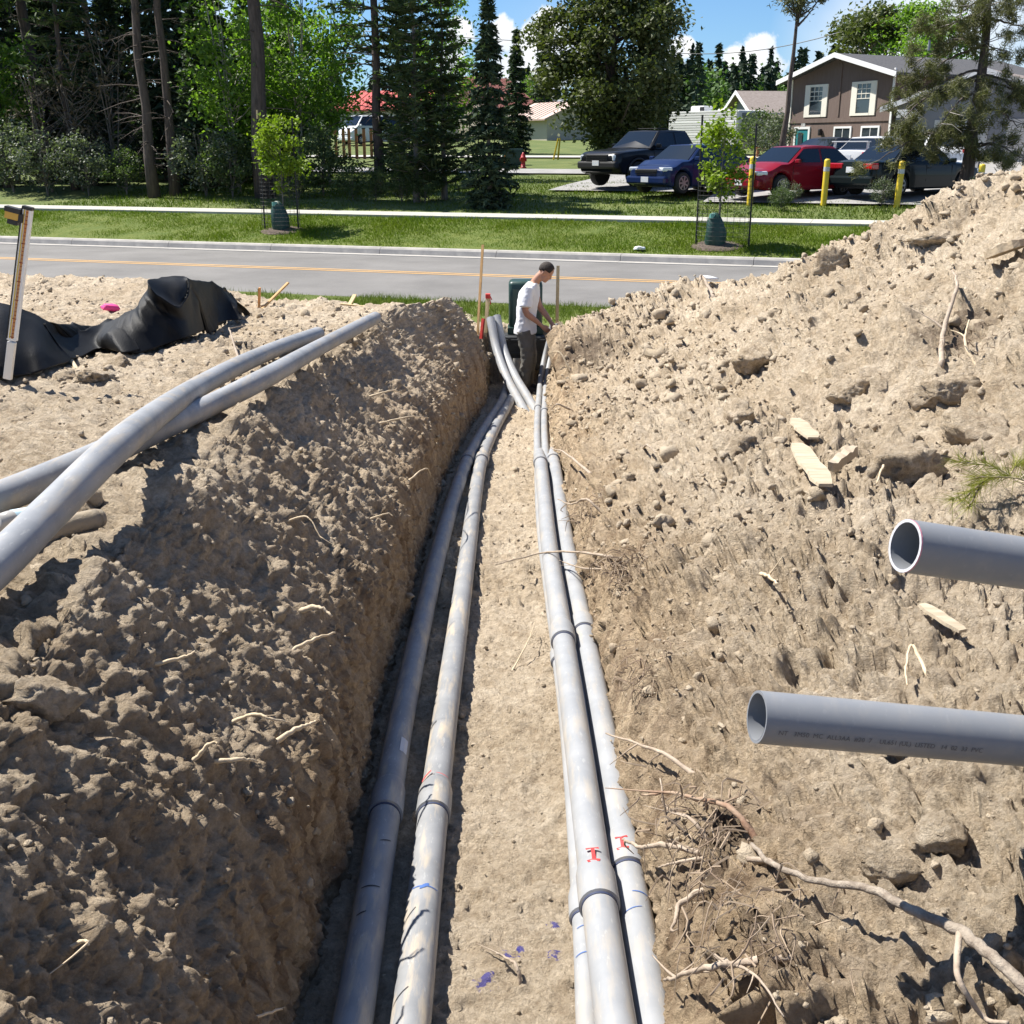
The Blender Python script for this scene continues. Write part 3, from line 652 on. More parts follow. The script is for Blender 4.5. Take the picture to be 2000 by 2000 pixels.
# paper sticker on the shaded conduit
i = idx_at(c1[1], 1482); add_marks(c1[0], c1[1], c1[2], 'paper_sticker', mat('sticker_paper', (0.55, 0.56, 0.58), 0.7), lambda m: patch(c1[1], i, RB, m, 0.75, [[(-0.06, -0.018), (0.06, -0.018), (0.06, 0.0), (-0.06, 0.0)], [(-0.06, 0.0), (0.06, 0.0), (0.06, 0.018), (-0.06, 0.018)]]))
# pair lying on the left bank
def bank(lst, r, lift):
    out = []
    for k, (x, y, Y) in enumerate(lst):
        # slide along the sight line to where the pipe just rests on the bank (plus what props it up)
        d_ = pdir(x, y); lo, hi = 1.5 / d_.y, 13.0 / d_.y; pr = None
        for t in np.linspace(lo, hi, 90):
            p = Vector((0, 0, CZ)) + d_ * t; c_ = p.z - gz(p.x, p.y) - r - (lift[k] if isinstance(lift, (list, tuple)) else lift)
            if c_ < 0: break
            pr = p
        if pr is None: pr = p
        out.append(pr)
    return out
p1 = bank([(-160, 1235, 2.45), (0, 1097, 3.06), (104, 994, 3.75), (243, 859, 4.75), (362, 771, 6.0), (466, 714, 7.3), (549, 678, 8.7), (621, 652, 10.3)], RB, [0, .02, .07, .13, .08, .03, .01, .01])
c7 = conduit(p1, RB, PVC_B, 'long dusty conduit bowed across the left bank, crossing over another', 'conduits lying on the left bank', [], 70)
p2 = bank([(-140, 1020, 3.85), (0, 972, 4.45), (155, 907, 5.3), (243, 868, 5.9), (393, 800, 7.0), (518, 738, 8.4), (621, 680, 10.0), (733, 621, 11.6)], RB, [.01] * 6 + [.03, .05])
c8 = conduit(p2, RB, PVC_B, 'dusty conduit on the left bank whose far end juts over the trench', 'conduits lying on the left bank', [], 70)
# clean pair reaching in from the right edge
q1a, q1b = at(1478, 1400, 2.13), at(2000, 1447, 2.20); q1 = [q1a + (q1b - q1a) * t for t in np.linspace(0, 3.4, 12)]
c9 = conduit(q1, 0.0572, PVC_C, 'lower of two clean grey conduits reaching in from the right, printed lettering', 'cut conduits reaching in from the right', [], 40, wall=0.006)
q2a, q2b = at(1768, 1066, 2.20), at(2000, 1100, 2.26); q2 = [q2a + (q2b - q2a) * t for t in np.linspace(0, 6.5, 12)]
c10 = conduit(q2, 0.0572, PVC_C, 'upper of two clean grey conduits reaching in from the right, pink stained rim', 'cut conduits reaching in from the right', [], 40, wall=0.006)
def pipe_text(c, s0, txt, size, ang, r):
    root, path, org = c; cu = bpy.data.curves.new('txt', 'FONT'); cu.body = txt; cu.size = size; cu.resolution_u = 3
    to = bpy.data.objects.new('txt', cu); C.objects.link(to); dg = bpy.context.evaluated_depsgraph_get(); me = bpy.data.meshes.new_from_object(to.evaluated_get(dg))
    bpy.data.objects.remove(to); t = (path[-1] - path[0]).normalized(); a = Vector((0, 0, 1)); a = (a - t * a.dot(t)).normalized(); b = t.cross(a)
    for v in me.vertices:
        s, q = v.co.x, v.co.y; th = ang - q / r
        v.co = path[0] + t * (s0 + s) + (a * math.cos(th) + b * math.sin(th)) * (r + 0.0012) - org
    me.name = 'printed_text'; return link_mesh('printed_text', me, M_PRINT, root)
pipe_text(c9, 0.03, 'NT   3M50  MC  ALL3AA  #20  7    UL651 (UL)  LISTED   14  02  33  PVC', 0.0155, 1.72, 0.0572)
# primer stain on the upper rim
p = c10[1][0]; t = (c10[1][1] - p).normalized(); m = MB(); m.tube([p - t * 0.0012, p + t * 0.002], 0.0577, 28, cap=False); o = m.build('primer_stain', M_PINK, c10[0], origin=c10[2], flip=False); o.location = (0, 0, 0)
m = MB(); m.tube([p - t * 0.0014, p - t * 0.0013], [0.0575, 0.0508], 28, cap=False); o = m.build('cut_rim', mat('cut_pvc', (0.5, 0.5, 0.53), 0.7), c10[0], origin=c10[2], flip=False); o.location = (0, 0, 0)
# old buried pipe stub poking out of the bank
e = [at(-60, 1135, 3.15), at(60, 1105, 3.3), at(130, 1085, 3.4), at(196, 1068, 3.5)]; e = [Vector((p.x, p.y, gz(p.x, p.y) + 0.035)) for p in e]
m = MB(); pth = smooth_path(e, 14); m.tube(pth, [0.036] * 13 + [0.034], 16); d_ = (pth[-1] - pth[-2]).normalized()
m.tube([pth[-1], pth[-1] + d_ * 0.02, pth[-1] + d_ * 0.03], [0.035, 0.028, 0.012], 16)
o = m.build('pipe_stub', mat('muddy_pipe', (0.36, 0.29, 0.20), 0.9, (0.27, 0.23, 0.18), 12, 0.3), smooth=True, origin=e[0]); tag(o, 'mud coated round ended pipe stub lying under the bank conduits', 'pipe')

# ------------------------------------------------------------------ stakes, pedestal, rod
M_LATH = mat('lath_wood', (0.46, 0.27, 0.11), 0.85, (0.56, 0.36, 0.17), 6, 0.3, 60, stretch=(8, 8, 0.6))
M_LATH2 = mat('new_pine', (0.55, 0.40, 0.20), 0.85, (0.64, 0.50, 0.29), 6, 0.3, 60, stretch=(8, 8, 0.6))
M_FLAG = mat('red_ribbon', (0.45, 0.02, 0.02), 0.6, (0.6, 0.06, 0.04), 20)
M_ORANGE = mat('orange_paint', (0.62, 0.24, 0.05), 0.7, (0.52, 0.30, 0.12), 14)
def lath(top, bot, w, th, mt, label, cat='stake', point=False, group='survey stakes', ribbon=None):
    d = (top - bot); L = d.length; root = empty('survey_stake', bot, 0, label, cat, group)
    M = d.to_track_quat('Z', 'Y').to_matrix(); m = MB(); b = [(-w / 2, -th / 2), (w / 2, -th / 2), (w / 2, th / 2), (-w / 2, th / 2)]
    vs = [M @ Vector((x, y, z)) for z in (-0.15, L) for x, y in b]
    m.add(vs, [(3, 2, 1, 0), (4, 5, 6, 7), (0, 1, 5, 4), (1, 2, 6, 5), (2, 3, 7, 6), (3, 0, 4, 7)])
    m.build('shaft', mt, root)
    if ribbon:
        for z, hh, ww in ribbon:
            m = MB(); rr = random.Random(int(z * 100)); m.bbox(tuple(M @ Vector((0, 0, L * z))), (w * ww, th * 2.6 + 0.01, hh), 0.006)
            for k in range(3):
                a = M @ Vector((rr.uniform(-w, w), -th, L * z)); q = a + Vector((rr.uniform(-.03, .03), -0.02, -0.05 - 0.03 * k)); m.add([a, a + Vector((0.014, 0, 0)), q + Vector((0.016, 0, 0)), q], [(0, 1, 2, 3)])
            m.build('ribbon', M_FLAG, root)
    return root
lath(at(943, 478, 15.6), at(934, 632, 15.5), 0.038, 0.012, M_LATH, 'tall thin wooden lath standing left of the green pedestal')
lath(at(1090, 519, 16.0), at(1088, 622, 15.9), 0.045, 0.03, M_LATH2, 'pale wooden stake standing behind the head of the person')
lath(at(953, 577, 15.2), at(950, 628, 15.15), 0.045, 0.03, M_LATH2, 'short pale stake with a red ribbon knotted on its top', ribbon=[(0.98, 0.06, 1.5)])
lath(at(944, 622, 14.95), at(942, 640, 14.93), 0.04, 0.03, M_FLAG, 'stubby red stake head at the lip of the trench')
lath(at(507, 562, 14.4), at(506, 598, 14.4), 0.075, 0.02, M_ORANGE, 'short upright orange painted stake on the left bank')
lath(at(563, 552, 14.6), at(527, 588, 14.4), 0.045, 0.02, M_LATH, 'wooden stake leaning over beside the orange painted one')
lath(at(693, 576, 14.8), at(682, 596, 14.6), 0.05, 0.02, M_LATH2, 'broken tip of a yellow stake in the grass edge')
lath(at(665, 594, 14.3), at(694, 597, 14.3), 0.05, 0.02, M_LATH2, 'yellow stake piece lying flat on the bank edge')
M_GREEN = mat('pedestal_green', (0.012, 0.042, 0.032), 0.42, (0.017, 0.05, 0.04), 8, 0.05, 40)
M_VAULT = mat('black_fibreglass', (0.014, 0.016, 0.017), 0.6, (0.03, 0.032, 0.033), 9, 0.3, 40)
pc = at(1026, 640, 15.62); px_, py_, pz_ = pc.x, pc.y, 0.1
ped = empty('utility_pedestal', (px_, py_, -0.45), 0, 'dark green rounded utility pedestal on a black box behind the person', 'utility box')
m = MB(); m.bbox((0, 0, 0.87), (0.47, 0.40, 0.66), 0.055); q = m.build('hood', M_GREEN, ped); autosmooth(q, 50)
m = MB(); m.bbox((0, -0.012, 0.52), (0.50, 0.43, 0.10), 0.012); q = m.build('collar', M_GREEN, ped)
m = MB(); m.bbox((0, -0.207, 0.85), (0.36, 0.012, 0.50), 0.004); q = m.build('door_panel', M_GREEN, ped)
m = MB(); m.bbox((0.13, -0.216, 0.72), (0.035, 0.02, 0.06), 0.006); m.build('latch', mat('dark_steel', (0.1, 0.1, 0.1), 0.5, metal=0.8), ped)
m = MB(); m.bbox((-.03, -0.12, 0.24), (0.60, 0.60, 0.46), 0.02)
for z in (0.08, 0.24, 0.42): m.bbox((-.03, -0.12, z), (0.625, 0.625, 0.035), 0.008)
for x in (-0.2, 0, 0.2): m.box((x - .03, -0.43, 0.25), (0.03, 0.02, 0.42))
q = m.build('base_box', M_VAULT, ped)
# grade rod with laser receiver
M_ALU = mat('rod_aluminium', (0.72, 0.72, 0.70), 0.35, metal=0.35)
_g = ray_ground(17, 728)[0]; _y = min(_g.y, 7.75); tp, bt = at(68, 408, _y + .1), at(17, 722, _y); d = tp - bt; L_ = d.length
rod = empty('grade_rod', bt, 0, 'white survey grade rod leaning on the left bank with an orange laser receiver', 'survey rod')
MQ = Matrix.Rotation(math.atan2(d.x, d.z), 3, 'Y')
def rbox(name, mt, c, dd, par=rod, bev=0.003):
    m = MB(); m.bbox(c, dd, bev); m.v = [tuple(MQ @ Vector(p)) for p in m.v]; return m.build(name, mt, par)
rbox('lower_tube', M_ALU, (0, 0, L_ * 0.09 - 0.03), (0.048, 0.032, L_ * 0.18 + 0.06)); rbox('upper_tube', mat('rod_white', (0.80, 0.80, 0.78), 0.45), (0, 0, L_ * 0.6), (0.056, 0.038, L_ * 0.82))
rbox('edge_strip', mat('rod_black', (0.02, 0.02, 0.02), 0.5), (-0.026, -0.0195, L_ * 0.6), (0.008, 0.003, L_ * 0.8)); rbox('tape_face', M_ORANGE, (0.006, -0.0205, L_ * 0.6), (0.014, 0.003, L_ * 0.79))
rbox('tape_edge', mat('tape_yellow', (0.70, 0.52, 0.10), 0.6), (-0.010, -0.0205, L_ * 0.6), (0.007, 0.003, L_ * 0.79))
rbox('top_cap', mat('rod_black', (0, 0, 0)), (0, 0, L_ * 1.005), (0.06, 0.042, 0.02))
for k in range(34): rbox('tape_tick', mat('tape_ink', (0.35, 0.06, 0.03), 0.6), (0.008 if k % 5 else 0.006, -0.0225, L_ * (0.215 + 0.0232 * k)), (0.012 if k % 5 else 0.022, 0.002, 0.005))
rcv = rbox('laser_receiver', mat('receiver_yellow', (0.60, 0.36, 0.06), 0.5), (-0.075, -0.01, L_ * 0.945), (0.085, 0.05, 0.05)); 
rbox('receiver_window', mat('rod_black', (0, 0, 0)), (-0.075, -0.012, L_ * 0.975), (0.095, 0.055, 0.03), rcv); rbox('receiver_foot', mat('rod_black', (0, 0, 0)), (-0.07, -0.01, L_ * 0.905), (0.06, 0.045, 0.03), rcv); rbox('clamp', mat('rod_black', (0, 0, 0)), (-0.025, -0.005, L_ * 0.94), (0.03, 0.06, 0.05))

# ------------------------------------------------------------------ black fabric
M_TARP = mat('black_geotextile', (0.003, 0.003, 0.0033), 0.55, (0.007, 0.007, 0.0073), 5, 0.3, 120, spec=0.22)
def draped(name, front, crest, back, label, seed, fold=0.05, nu=200, nv=90):
    """sheet draped from its near hem over a crest and down behind; hems lie on the soil"""
    def curve(pp): return np.array([tuple(p) for p in smooth_path(pp, nu)])
    A_, B_ = curve(front), curve(crest); D_ = B_ + np.array([0, back, 0]); D_[:, 2] = [gz(x, y) + .01 for x, y in D_[:, :2]]
    V = np.zeros((nu, nv, 3))
    for j in range(nv):
        t = j / (nv - 1)
        if t < .6:
            q = t / .6; V[:, j] = A_ * (1 - q) + B_ * q; V[:, j, 2] += .35 * (B_[:, 2] - A_[:, 2]).clip(0) * math.sin(math.pi * q) * .55; V[:, j, 1] -= .12 * math.sin(math.pi * q)
        else: q = (t - .6) / .4; V[:, j] = B_ * (1 - q) + D_ * q; V[:, j, 2] += .05 * math.sin(math.pi * q)
    Q = V.reshape(-1, 3); tt_ = np.linspace(0, 1, nv); env = np.repeat((np.sin(np.linspace(.25, math.pi * .9, nv)) * (1 - .75 * np.exp(-((tt_ - .6) / .13) ** 2)))[None], nu, 0).ravel()
    a = fbm(Q * np.array([2.1, 1.0, 1.6]) + seed, 2, seed, bill=True); b = fbm(np.stack([Q[:, 0] * 3.2 + Q[:, 2] * 2.5, Q[:, 1] * .9, Q[:, 2] * 1.0], 1), 3, seed + 9, bill=True)
    c3_ = 1 - np.abs(fbm(np.stack([Q[:, 0] * 2.6 + Q[:, 2] * 3.5, Q[:, 1] * .7, Q[:, 2] * .8], 1), 2, seed + 31)) * 3.0
    Q[:, 2] += env * fold * (.5 * a + 1.5 * c3_.clip(-.2, 1) ** 2); Q[:, 1] -= env * fold * (1.6 * b + 2.2 * c3_.clip(-.2, 1) ** 2); Q[:, 0] += env * fold * .9 * fbm(Q * 1.9, 2, seed + 5)
    idx = np.arange(nu * nv).reshape(nu, nv); Fq = np.stack([idx[:-1, :-1], idx[1:, :-1], idx[1:, 1:], idx[:-1, 1:]], 2).reshape(-1, 4)
    c_ = A_[nu // 2]; o = mesh_np(name, Q - c_, Fq, M_TARP, smooth=True); o.location = c_
    mod = o.modifiers.new('thickness', 'SOLIDIFY'); mod.thickness = 0.008; return tag(o, label, 'tarp')
def gfr(x, y): return ray_ground(x, y, .02)[0]
hem = [gfr(*q) for q in ((-90, 722), (0, 718), (55, 714), (105, 700), (150, 686), (189, 662), (236, 668), (272, 666))]
draped('fabric_sheet', hem, [at(x, y, p.y + .75) for (x, y), p in zip(((-90, 590), (0, 592), (59, 612), (100, 632), (140, 640), (181, 638), (225, 622), (262, 604)), hem)], .5, 'black geotextile sheet sagging across the bank behind the grade rod', 8, .055)
hem = [gfr(*q) for q in ((238, 667), (268, 668), (300, 660), (330, 650), (370, 636), (405, 622), (436, 612), (466, 604))]
draped('fabric_heap', hem, [at(x, y, p.y + .7) for (x, y), p in zip(((245, 612), (272, 598), (296, 556), (335, 545), (372, 547), (410, 553), (446, 574), (465, 598)), hem)], .6, 'black geotextile heaped in a hump on the left bank', 3, .075)

# ------------------------------------------------------------------ litter and loose wood
M_BOARD = mat('pale_board', (0.36, 0.29, 0.20), 0.9, (0.52, 0.44, 0.32), 5, 0.35, 50, stretch=(1, 6, 1))
def plank(name, a, b, w, th, mt, label, cat, seed=0, roll=0.0):
    """split board lying from a to b (world points), ragged ends"""
    rr = random.Random(seed); d = b - a; L = d.length; M = d.to_track_quat('Y', 'Z').to_matrix() @ Matrix.Rotation(roll, 3, 'Y'); n = 9; m = MB(); vs = []
    for i in range(n):
        t = i / (n - 1); ww = w * (0.35 + 0.65 * min(1, 4 * min(t, 1 - t) + 0.35)) * rr.uniform(0.94, 1.04); off = rr.uniform(-.06, .06) * w
        for x, z in ((-ww / 2, 0), (ww / 2, 0), (ww / 2 * .92, th * rr.uniform(.8, 1.1)), (-ww / 2 * .92, th * rr.uniform(.8, 1.1))): vs.append(M @ Vector((x + off, t * L, z)))
    fs = [(3, 2, 1, 0), tuple(4 * (n - 1) + k for k in range(4))]
    for i in range(n - 1):
        for k in range(4): fs.append((4 * i + k, 4 * i + (k + 1) % 4, 4 * i + 4 + (k + 1) % 4, 4 * i + 4 + k))
    m.add(vs, fs); o = m.build(name, mt); o.location = a; return tag(o, label, cat)
def onpile(px, py, dz=0.02): return ray_ground(px, py, dz)[0]
plank('split_board', onpile(1548, 855, .02), onpile(1610, 938, .03), 0.12, 0.016, M_BOARD, 'pale split board lying on the spoil above the open pipe ends', 'board', 3)
plank('split_board', onpile(1525, 824, .01), onpile(1585, 842, .02), 0.11, 0.014, M_BOARD, 'short pale board end half buried at the top of the split board', 'board', 4)
plank('broken_stick', onpile(1625, 915, .05), onpile(1668, 882, .06), 0.06, 0.05, mat('grey_stick', (0.36, 0.29, 0.21), 0.9, (0.45, 0.38, 0.29), 12, 0.4, 40), 'stout broken stick propped beside the pale board on the spoil', 'stick', 5)
plank('wood_splinter', onpile(1788, 1170, .02), onpile(1878, 1240, .02), 0.055, 0.012, M_BOARD, 'pale wood splinter on the spoil between the two clean conduits', 'splinter', 6)
plank('wood_splinter', onpile(1905, 505, .04), onpile(1990, 470, .04), 0.2, 0.06, mat('dusty_slab', (0.47, 0.38, 0.26), 0.95, (0.4, 0.31, 0.21), 6, 0.5, 30), 'flat dusty slab near the top of the spoil heap', 'slab', 7)
M_WHITE = mat('white_plastic', (0.75, 0.76, 0.77), 0.6)
def crumple(name, loc, dims, mt, label, cat, seed, rough=.25):
    V, F_ = ICO2; rng = np.random.default_rng(seed); Q = np.sign(V) * np.abs(V) ** 0.55 * (1 + rough * rng.uniform(-1, 1, (len(V), 1))) * np.array(dims)
    o = mesh_np(name, Q, F_, mt); o.location = loc; o.rotation_euler = (0.1, 0.15, rng.uniform(0, 3)); return tag(o, label, cat)
a = at(1258, 484, 27.3); a = rf(*uv_of(a), 0); u_, v_ = uv_of(a)
crumple('litter', rf(u_, 26.35, 0.24), (0.15, 0.10, 0.045), M_WHITE, 'crushed white carton on the grass just behind the kerb', 'litter', 3)
crumple('litter', onpile(1372, 531, .04), (0.09, 0.06, 0.02), M_WHITE, 'small white scrap on the low crest of the spoil', 'litter', 4)
crumple('pink_flag', onpile(212, 581, .03), (0.09, 0.05, 0.035), mat('pink_flagging', (0.85, 0.06, 0.25), 0.6), 'bright pink survey flag scrap on the far left bank', 'flag', 5)
bl = ray_ground(45, 1010, 0.04)[0]
bot = empty('plastic_bottle', bl, 0.9, 'crushed clear bottle with a pale blue label behind the bank conduits', 'bottle')
Mx = Matrix.Rotation(R(90), 3, 'Y')
m = MB(); m.lathe([(0.0, -.1), (.03, -.1), (.033, -.06), (.027, 0), (.033, .05), (.02, .085), (.012, .1), (0.012, .12)], 12, M=Mx); m.build('bottle_body', mat('cloudy_plastic', (0.42, 0.40, 0.37), 0.25, spec=0.6), bot, smooth=True)
m = MB(); m.lathe([(.0335, -.05), (.029, 0), (.034, .045)], 12, M=Mx); m.build('bottle_label', mat('blue_label', (0.45, 0.62, 0.70), 0.5), bot, smooth=True)
# ------------------------------------------------------------------ roots, twigs, pine bough
M_ROOT = mat('pale_root', (0.50, 0.39, 0.25), 0.9, (0.62, 0.51, 0.36), 20, 0.3, 60)
M_ROOTG = mat('grey_root', (0.30, 0.235, 0.175), 0.9, (0.44, 0.36, 0.28), 14, 0.4, 60)
M_ROOTR = mat('red_root', (0.22, 0.115, 0.07), 0.9, (0.36, 0.27, 0.19), 9, 0.3, 60)
M_HUM = mat('rootlets', (0.15, 0.105, 0.072), 1.0, (0.24, 0.175, 0.125), 20, island=(0.36, 0.28, 0.20))
def wob(pts, n, amp, rr):
    P = smooth_path(pts, n)
    return [p + Vector((rr.uniform(-1, 1), rr.uniform(-1, 1), rr.uniform(-1, 1))) * amp * (0 if i in (0,) else 1) for i, p in enumerate(P)]
def twig(pix, r, mt, label, name='root', group='roots sticking out of the trench sides', lift=(0.0, 0.05), seed=0, forks=0, cat='root', Ys=None):
    """pix: photo points; first one rests in the soil, the tip stands out of it"""
    rr = random.Random(seed); n = len(pix); P = []
    g0 = ray_ground(*pix[0])
    for i, (x, y) in enumerate(pix):
        t = i / max(1, n - 1)
        if Ys: P.append(at(x, y, Ys[i])); continue
        if i == 0: P.append(g0[0] - g0[1] * 0.03); continue
        g = ray_ground(x, y); h = lift[0] + (lift[1] - lift[0]) * t
        d = pdir(x, y); k = (g[0] - Vector((0, 0, CZ))).length; d.normalize(); P.append(Vector((0, 0, CZ)) + d * (k - h))
    k = max(8, 5 * n); path = wob(P, k, r * 0.35, rr); m = MB()
    m.tube(path, [r * (1.15 - 0.75 * i / (k - 1)) * rr.uniform(.9, 1.12) for i in range(k)], 7)
    for f in range(forks):
        i = rr.randrange(k // 3, k - 1); d = (path[min(i + 1, k - 1)] - path[i - 1]).normalized(); s = Vector((rr.uniform(-1, 1), rr.uniform(-1, 1), rr.uniform(-.6, .8))).normalized()
        L = r * rr.uniform(8, 18); e = [path[i], path[i] + (d * .7 + s * .7) * L * .5, path[i] + (d * .8 + s) * L]
        m.tube(smooth_path(e, 6), [r * .5, r * .45, r * .4, r * .3, r * .25, r * .15], 5)
    o = m.build(name, mt, smooth=True, origin=P[0]); tag(o, label, cat, group); return o
GLW = 'pale roots cut off in the left trench side'; GRW = 'grey roots hanging out of the right bank'
for k, (pix, r, lab, lf) in enumerate([
    ([(597, 1172), (622, 1187), (648, 1203)], 0.011, 'thick pale root stub high on the shaded left trench side', .10),
    ([(578, 1259), (615, 1247), (656, 1236)], 0.008, 'straight pale root just below the thick stub, left trench side', .12),
    ([(326, 1288), (355, 1284), (381, 1273)], 0.006, 'short bent pale root nearest the lit left crest', .08),
    ([(470, 1387), (495, 1396), (525, 1403), (563, 1412)], 0.006, 'thin pale root with a knobby base low on the left side', .13),
    ([(536, 1437), (570, 1428), (600, 1416), (616, 1408)], 0.009, 'smooth pale root bending upward beside the knobby one', .12),
    ([(395, 1461), (408, 1453), (424, 1451)], 0.006, 'tiny pale root left of the pair low on the trench side', .06),
    ([(444, 1476), (470, 1483), (501, 1487)], 0.007, 'pale root pointing right, lowest of the left cluster', .09),
    ([(160, 1826), (168, 1838), (173, 1846)], 0.005, 'small pale Y shaped rootlet low on the left trench side', .03),
    ([(580, 998), (600, 1010), (628, 1055)], 0.005, 'thin root hanging with a crook near the upper left trench side', .07),
    ([(742, 768), (765, 763), (788, 769)], 0.008, 'thin root on the far left trench side near the far bank conduit', .10),
    ([(762, 815), (800, 814), (838, 816)], 0.007, 'long thin horizontal root midway along the left trench side', .14),
    ([(815, 925), (830, 915), (842, 930)], 0.006, 'small looped rootlet above the joint of the left conduits', .08),
    ([(742, 1000), (755, 1003), (768, 1008)], 0.005, 'short rootlet right of the hanging crook, left trench side', .06),
    ([(530, 1985), (545, 1972), (557, 1968)], 0.004, 'thin rootlet at the foot of the left trench side', .04)]):
    twig(pix, r, M_ROOT, lab, seed=k, lift=(0.01, lf), forks=1 if k in (3, 7, 8) else 0, group=GLW)
for k, (pix, r, mt, lab, lf, fk) in enumerate([
    ([(1360, 1497), (1300, 1475), (1250, 1455), (1185, 1432)], 0.008, M_ROOTG, 'long grey root reaching from the right bank over the bundled conduits', .14, 2),
    ([(1170, 1080), (1120, 1078), (1060, 1080), (1010, 1092), (968, 1103)], 0.007, M_ROOTG, 'long root lying across both right conduits halfway down the trench', .22, 3),
    ([(1160, 1105), (1130, 1108), (1090, 1095), (1070, 1112)], 0.005, M_ROOTG, 'forked rootlet just below the root across the right conduits', .15, 3),
    ([(1480, 1608), (1430, 1580), (1370, 1562), (1310, 1548), (1255, 1553)], 0.009, M_ROOTR, 'reddish brown root above the fibrous root mat on the right', .16, 2),
    ([(1390, 1620), (1350, 1600), (1300, 1575), (1290, 1520)], 0.006, M_ROOTG, 'thin grey root standing up out of the right root mat', .14, 2),
    ([(1345, 1642), (1300, 1650), (1255, 1655), (1230, 1645), (1215, 1640)], 0.009, M_ROOTG, 'grey root with a hooked tip touching the rightmost conduit', .16, 1),
    ([(1370, 1690), (1330, 1765), (1320, 1790), (1312, 1820)], 0.009, M_ROOTG, 'thick root drooping from the right root mat toward the floor', .10, 2),
    ([(1350, 1665), (1320, 1685), (1285, 1693)], 0.006, M_ROOTG, 'short root below the hooked root on the right bank', .10, 1),
    ([(1525, 1840), (1440, 1880), (1380, 1890), (1330, 1905), (1298, 1915)], 0.010, M_ROOTG, 'pale thick root low on the right bank, forked at its tip', .12, 3),
    ([(1345, 1845), (1400, 1870), (1450, 1890), (1490, 1920), (1530, 1985)], 0.005, M_ROOTG, 'thin root crossing the pale thick root low on the right', .05, 2),
    ([(1790, 1290), (1782, 1260), (1770, 1300), (1772, 1340)], 0.006, M_ROOT, 'crooked pale twig between the clean conduits on the spoil', .06, 1),
    ([(1475, 1095), (1500, 1125), (1520, 1140)], 0.009, M_ROOT, 'dry curled leaf stalk on the slope left of the upper clean conduit', .08, 1),
    ([(1730, 875), (1725, 910), (1712, 945)], 0.009, M_ROOT, 'pale bent twig right of the split board', .10, 0),
    ([(1245, 845), (1265, 870), (1282, 885)], 0.008, M_ROOTG, 'small curved twig on the slope near the far joint', .05, 0),
    ([(1135, 905), (1105, 885), (1075, 875)], 0.010, M_ROOTG, 'straight root sticking out beside the far joint of the bundle', .18, 0),
    ([(1115, 700), (1095, 690), (1075, 688)], 0.012, M_ROOT, 'pale root beside the person at the right lip of the trench', .15, 0),
    ([(1110, 775), (1090, 790), (1075, 800)], 0.010, M_ROOTG, 'root stub pointing down at the right wall near the person', .1, 0),
    ([(1170, 970), (1145, 975), (1115, 985), (1090, 975)], 0.008, M_ROOTG, 'tangled thin roots above the dark root pocket on the right', .12, 3),
    ([(1850, 690), (1845, 640), (1868, 560), (1860, 530)], 0.018, M_ROOTG, 'weathered grey branch stub standing on the upper spoil heap', .12, 2),
    ([(1880, 720), (1885, 670), (1893, 625)], 0.012, M_ROOT, 'pale thin twig below the branch stub on the heap', .08, 1),
    ([(1378, 560), (1372, 540), (1366, 550)], 0.02, M_ROOTG, 'short twig on the low far end of the spoil', .10, 0),
    ([(1040, 1905), (1010, 1888), (985, 1868), (970, 1862)], 0.006, M_ROOTG, 'thin twig lying on the sunlit trench floor near the blue paint', .02, 1),
    ([(1000, 1290), (1030, 1255), (1045, 1215)], 0.004, M_ROOT, 'fine twig on the sunlit trench floor beside the bundle', .03, 1),
    ([(455, 675), (450, 650), (447, 640)], 0.009, M_ROOTG, 'small upright twig on the left bank behind the conduits', .10, 2),
    ([(150, 695), (115, 670), (98, 658)], 0.014, M_ROOT, 'pale stick leaning out of the black fabric on the left bank', .16, 0)]):
    twig(pix, r, mt, lab, seed=50 + k, lift=(0.01, lf), forks=fk, group=GRW if k < 10 else None, name='root' if k < 10 else 'twig', cat='root' if k < 10 else 'twig')
# long dead branch across the lower right, held clear of the soil
def above(px, py, h):
    g = ray_ground(px, py)[0]; c_ = Vector((0, 0, CZ)); d_ = (g - c_); return c_ + d_ * (1 - h / d_.length)
P = [above(1455, 1637, .0), above(1500, 1664, .05), above(1600, 1705, .10), above(1700, 1745, .15), above(1800, 1782, .17), above(1880, 1812, .17), above(1940, 1850, .15), above(2010, 1920, .10), above(2100, 2010, .05)]
rr = random.Random(8); path = wob(P, 50, 0.003, rr); br = empty('dead_branch', P[0], 0, 'long grey dead branch arching over the soil at the lower right', 'branch')
m = MB(); m.tube(path, [0.006 + 0.0065 * min(1, i / 30) * rr.uniform(.85, 1.15) for i in range(50)], 9); o = m.build('main_stem', mat('dead_bark', (0.22, 0.175, 0.135), 0.95, (0.40, 0.34, 0.27), 26, 0.6, 90), br, smooth=True, origin=P[0]); o.location = (0, 0, 0)
m = MB(); s = path[31]; m.tube(smooth_path([s, above(1868, 1850, .2), above(1880, 1895, .15), above(1920, 1960, .08), above(1970, 2020, .02)], 20), [0.008 - 0.0002 * i for i in range(20)], 7); o = m.build('side_twig', M_ROOTG, br, smooth=True, origin=P[0]); o.location = (0, 0, 0)
m = MB(); s = path[6]; m.tube(smooth_path([s, above(1480, 1680, .03), above(1452, 1672, .01)], 8), 0.008, 7); o = m.build('side_twig', M_ROOTG, br, smooth=True, origin=P[0]); o.location = (0, 0, 0)
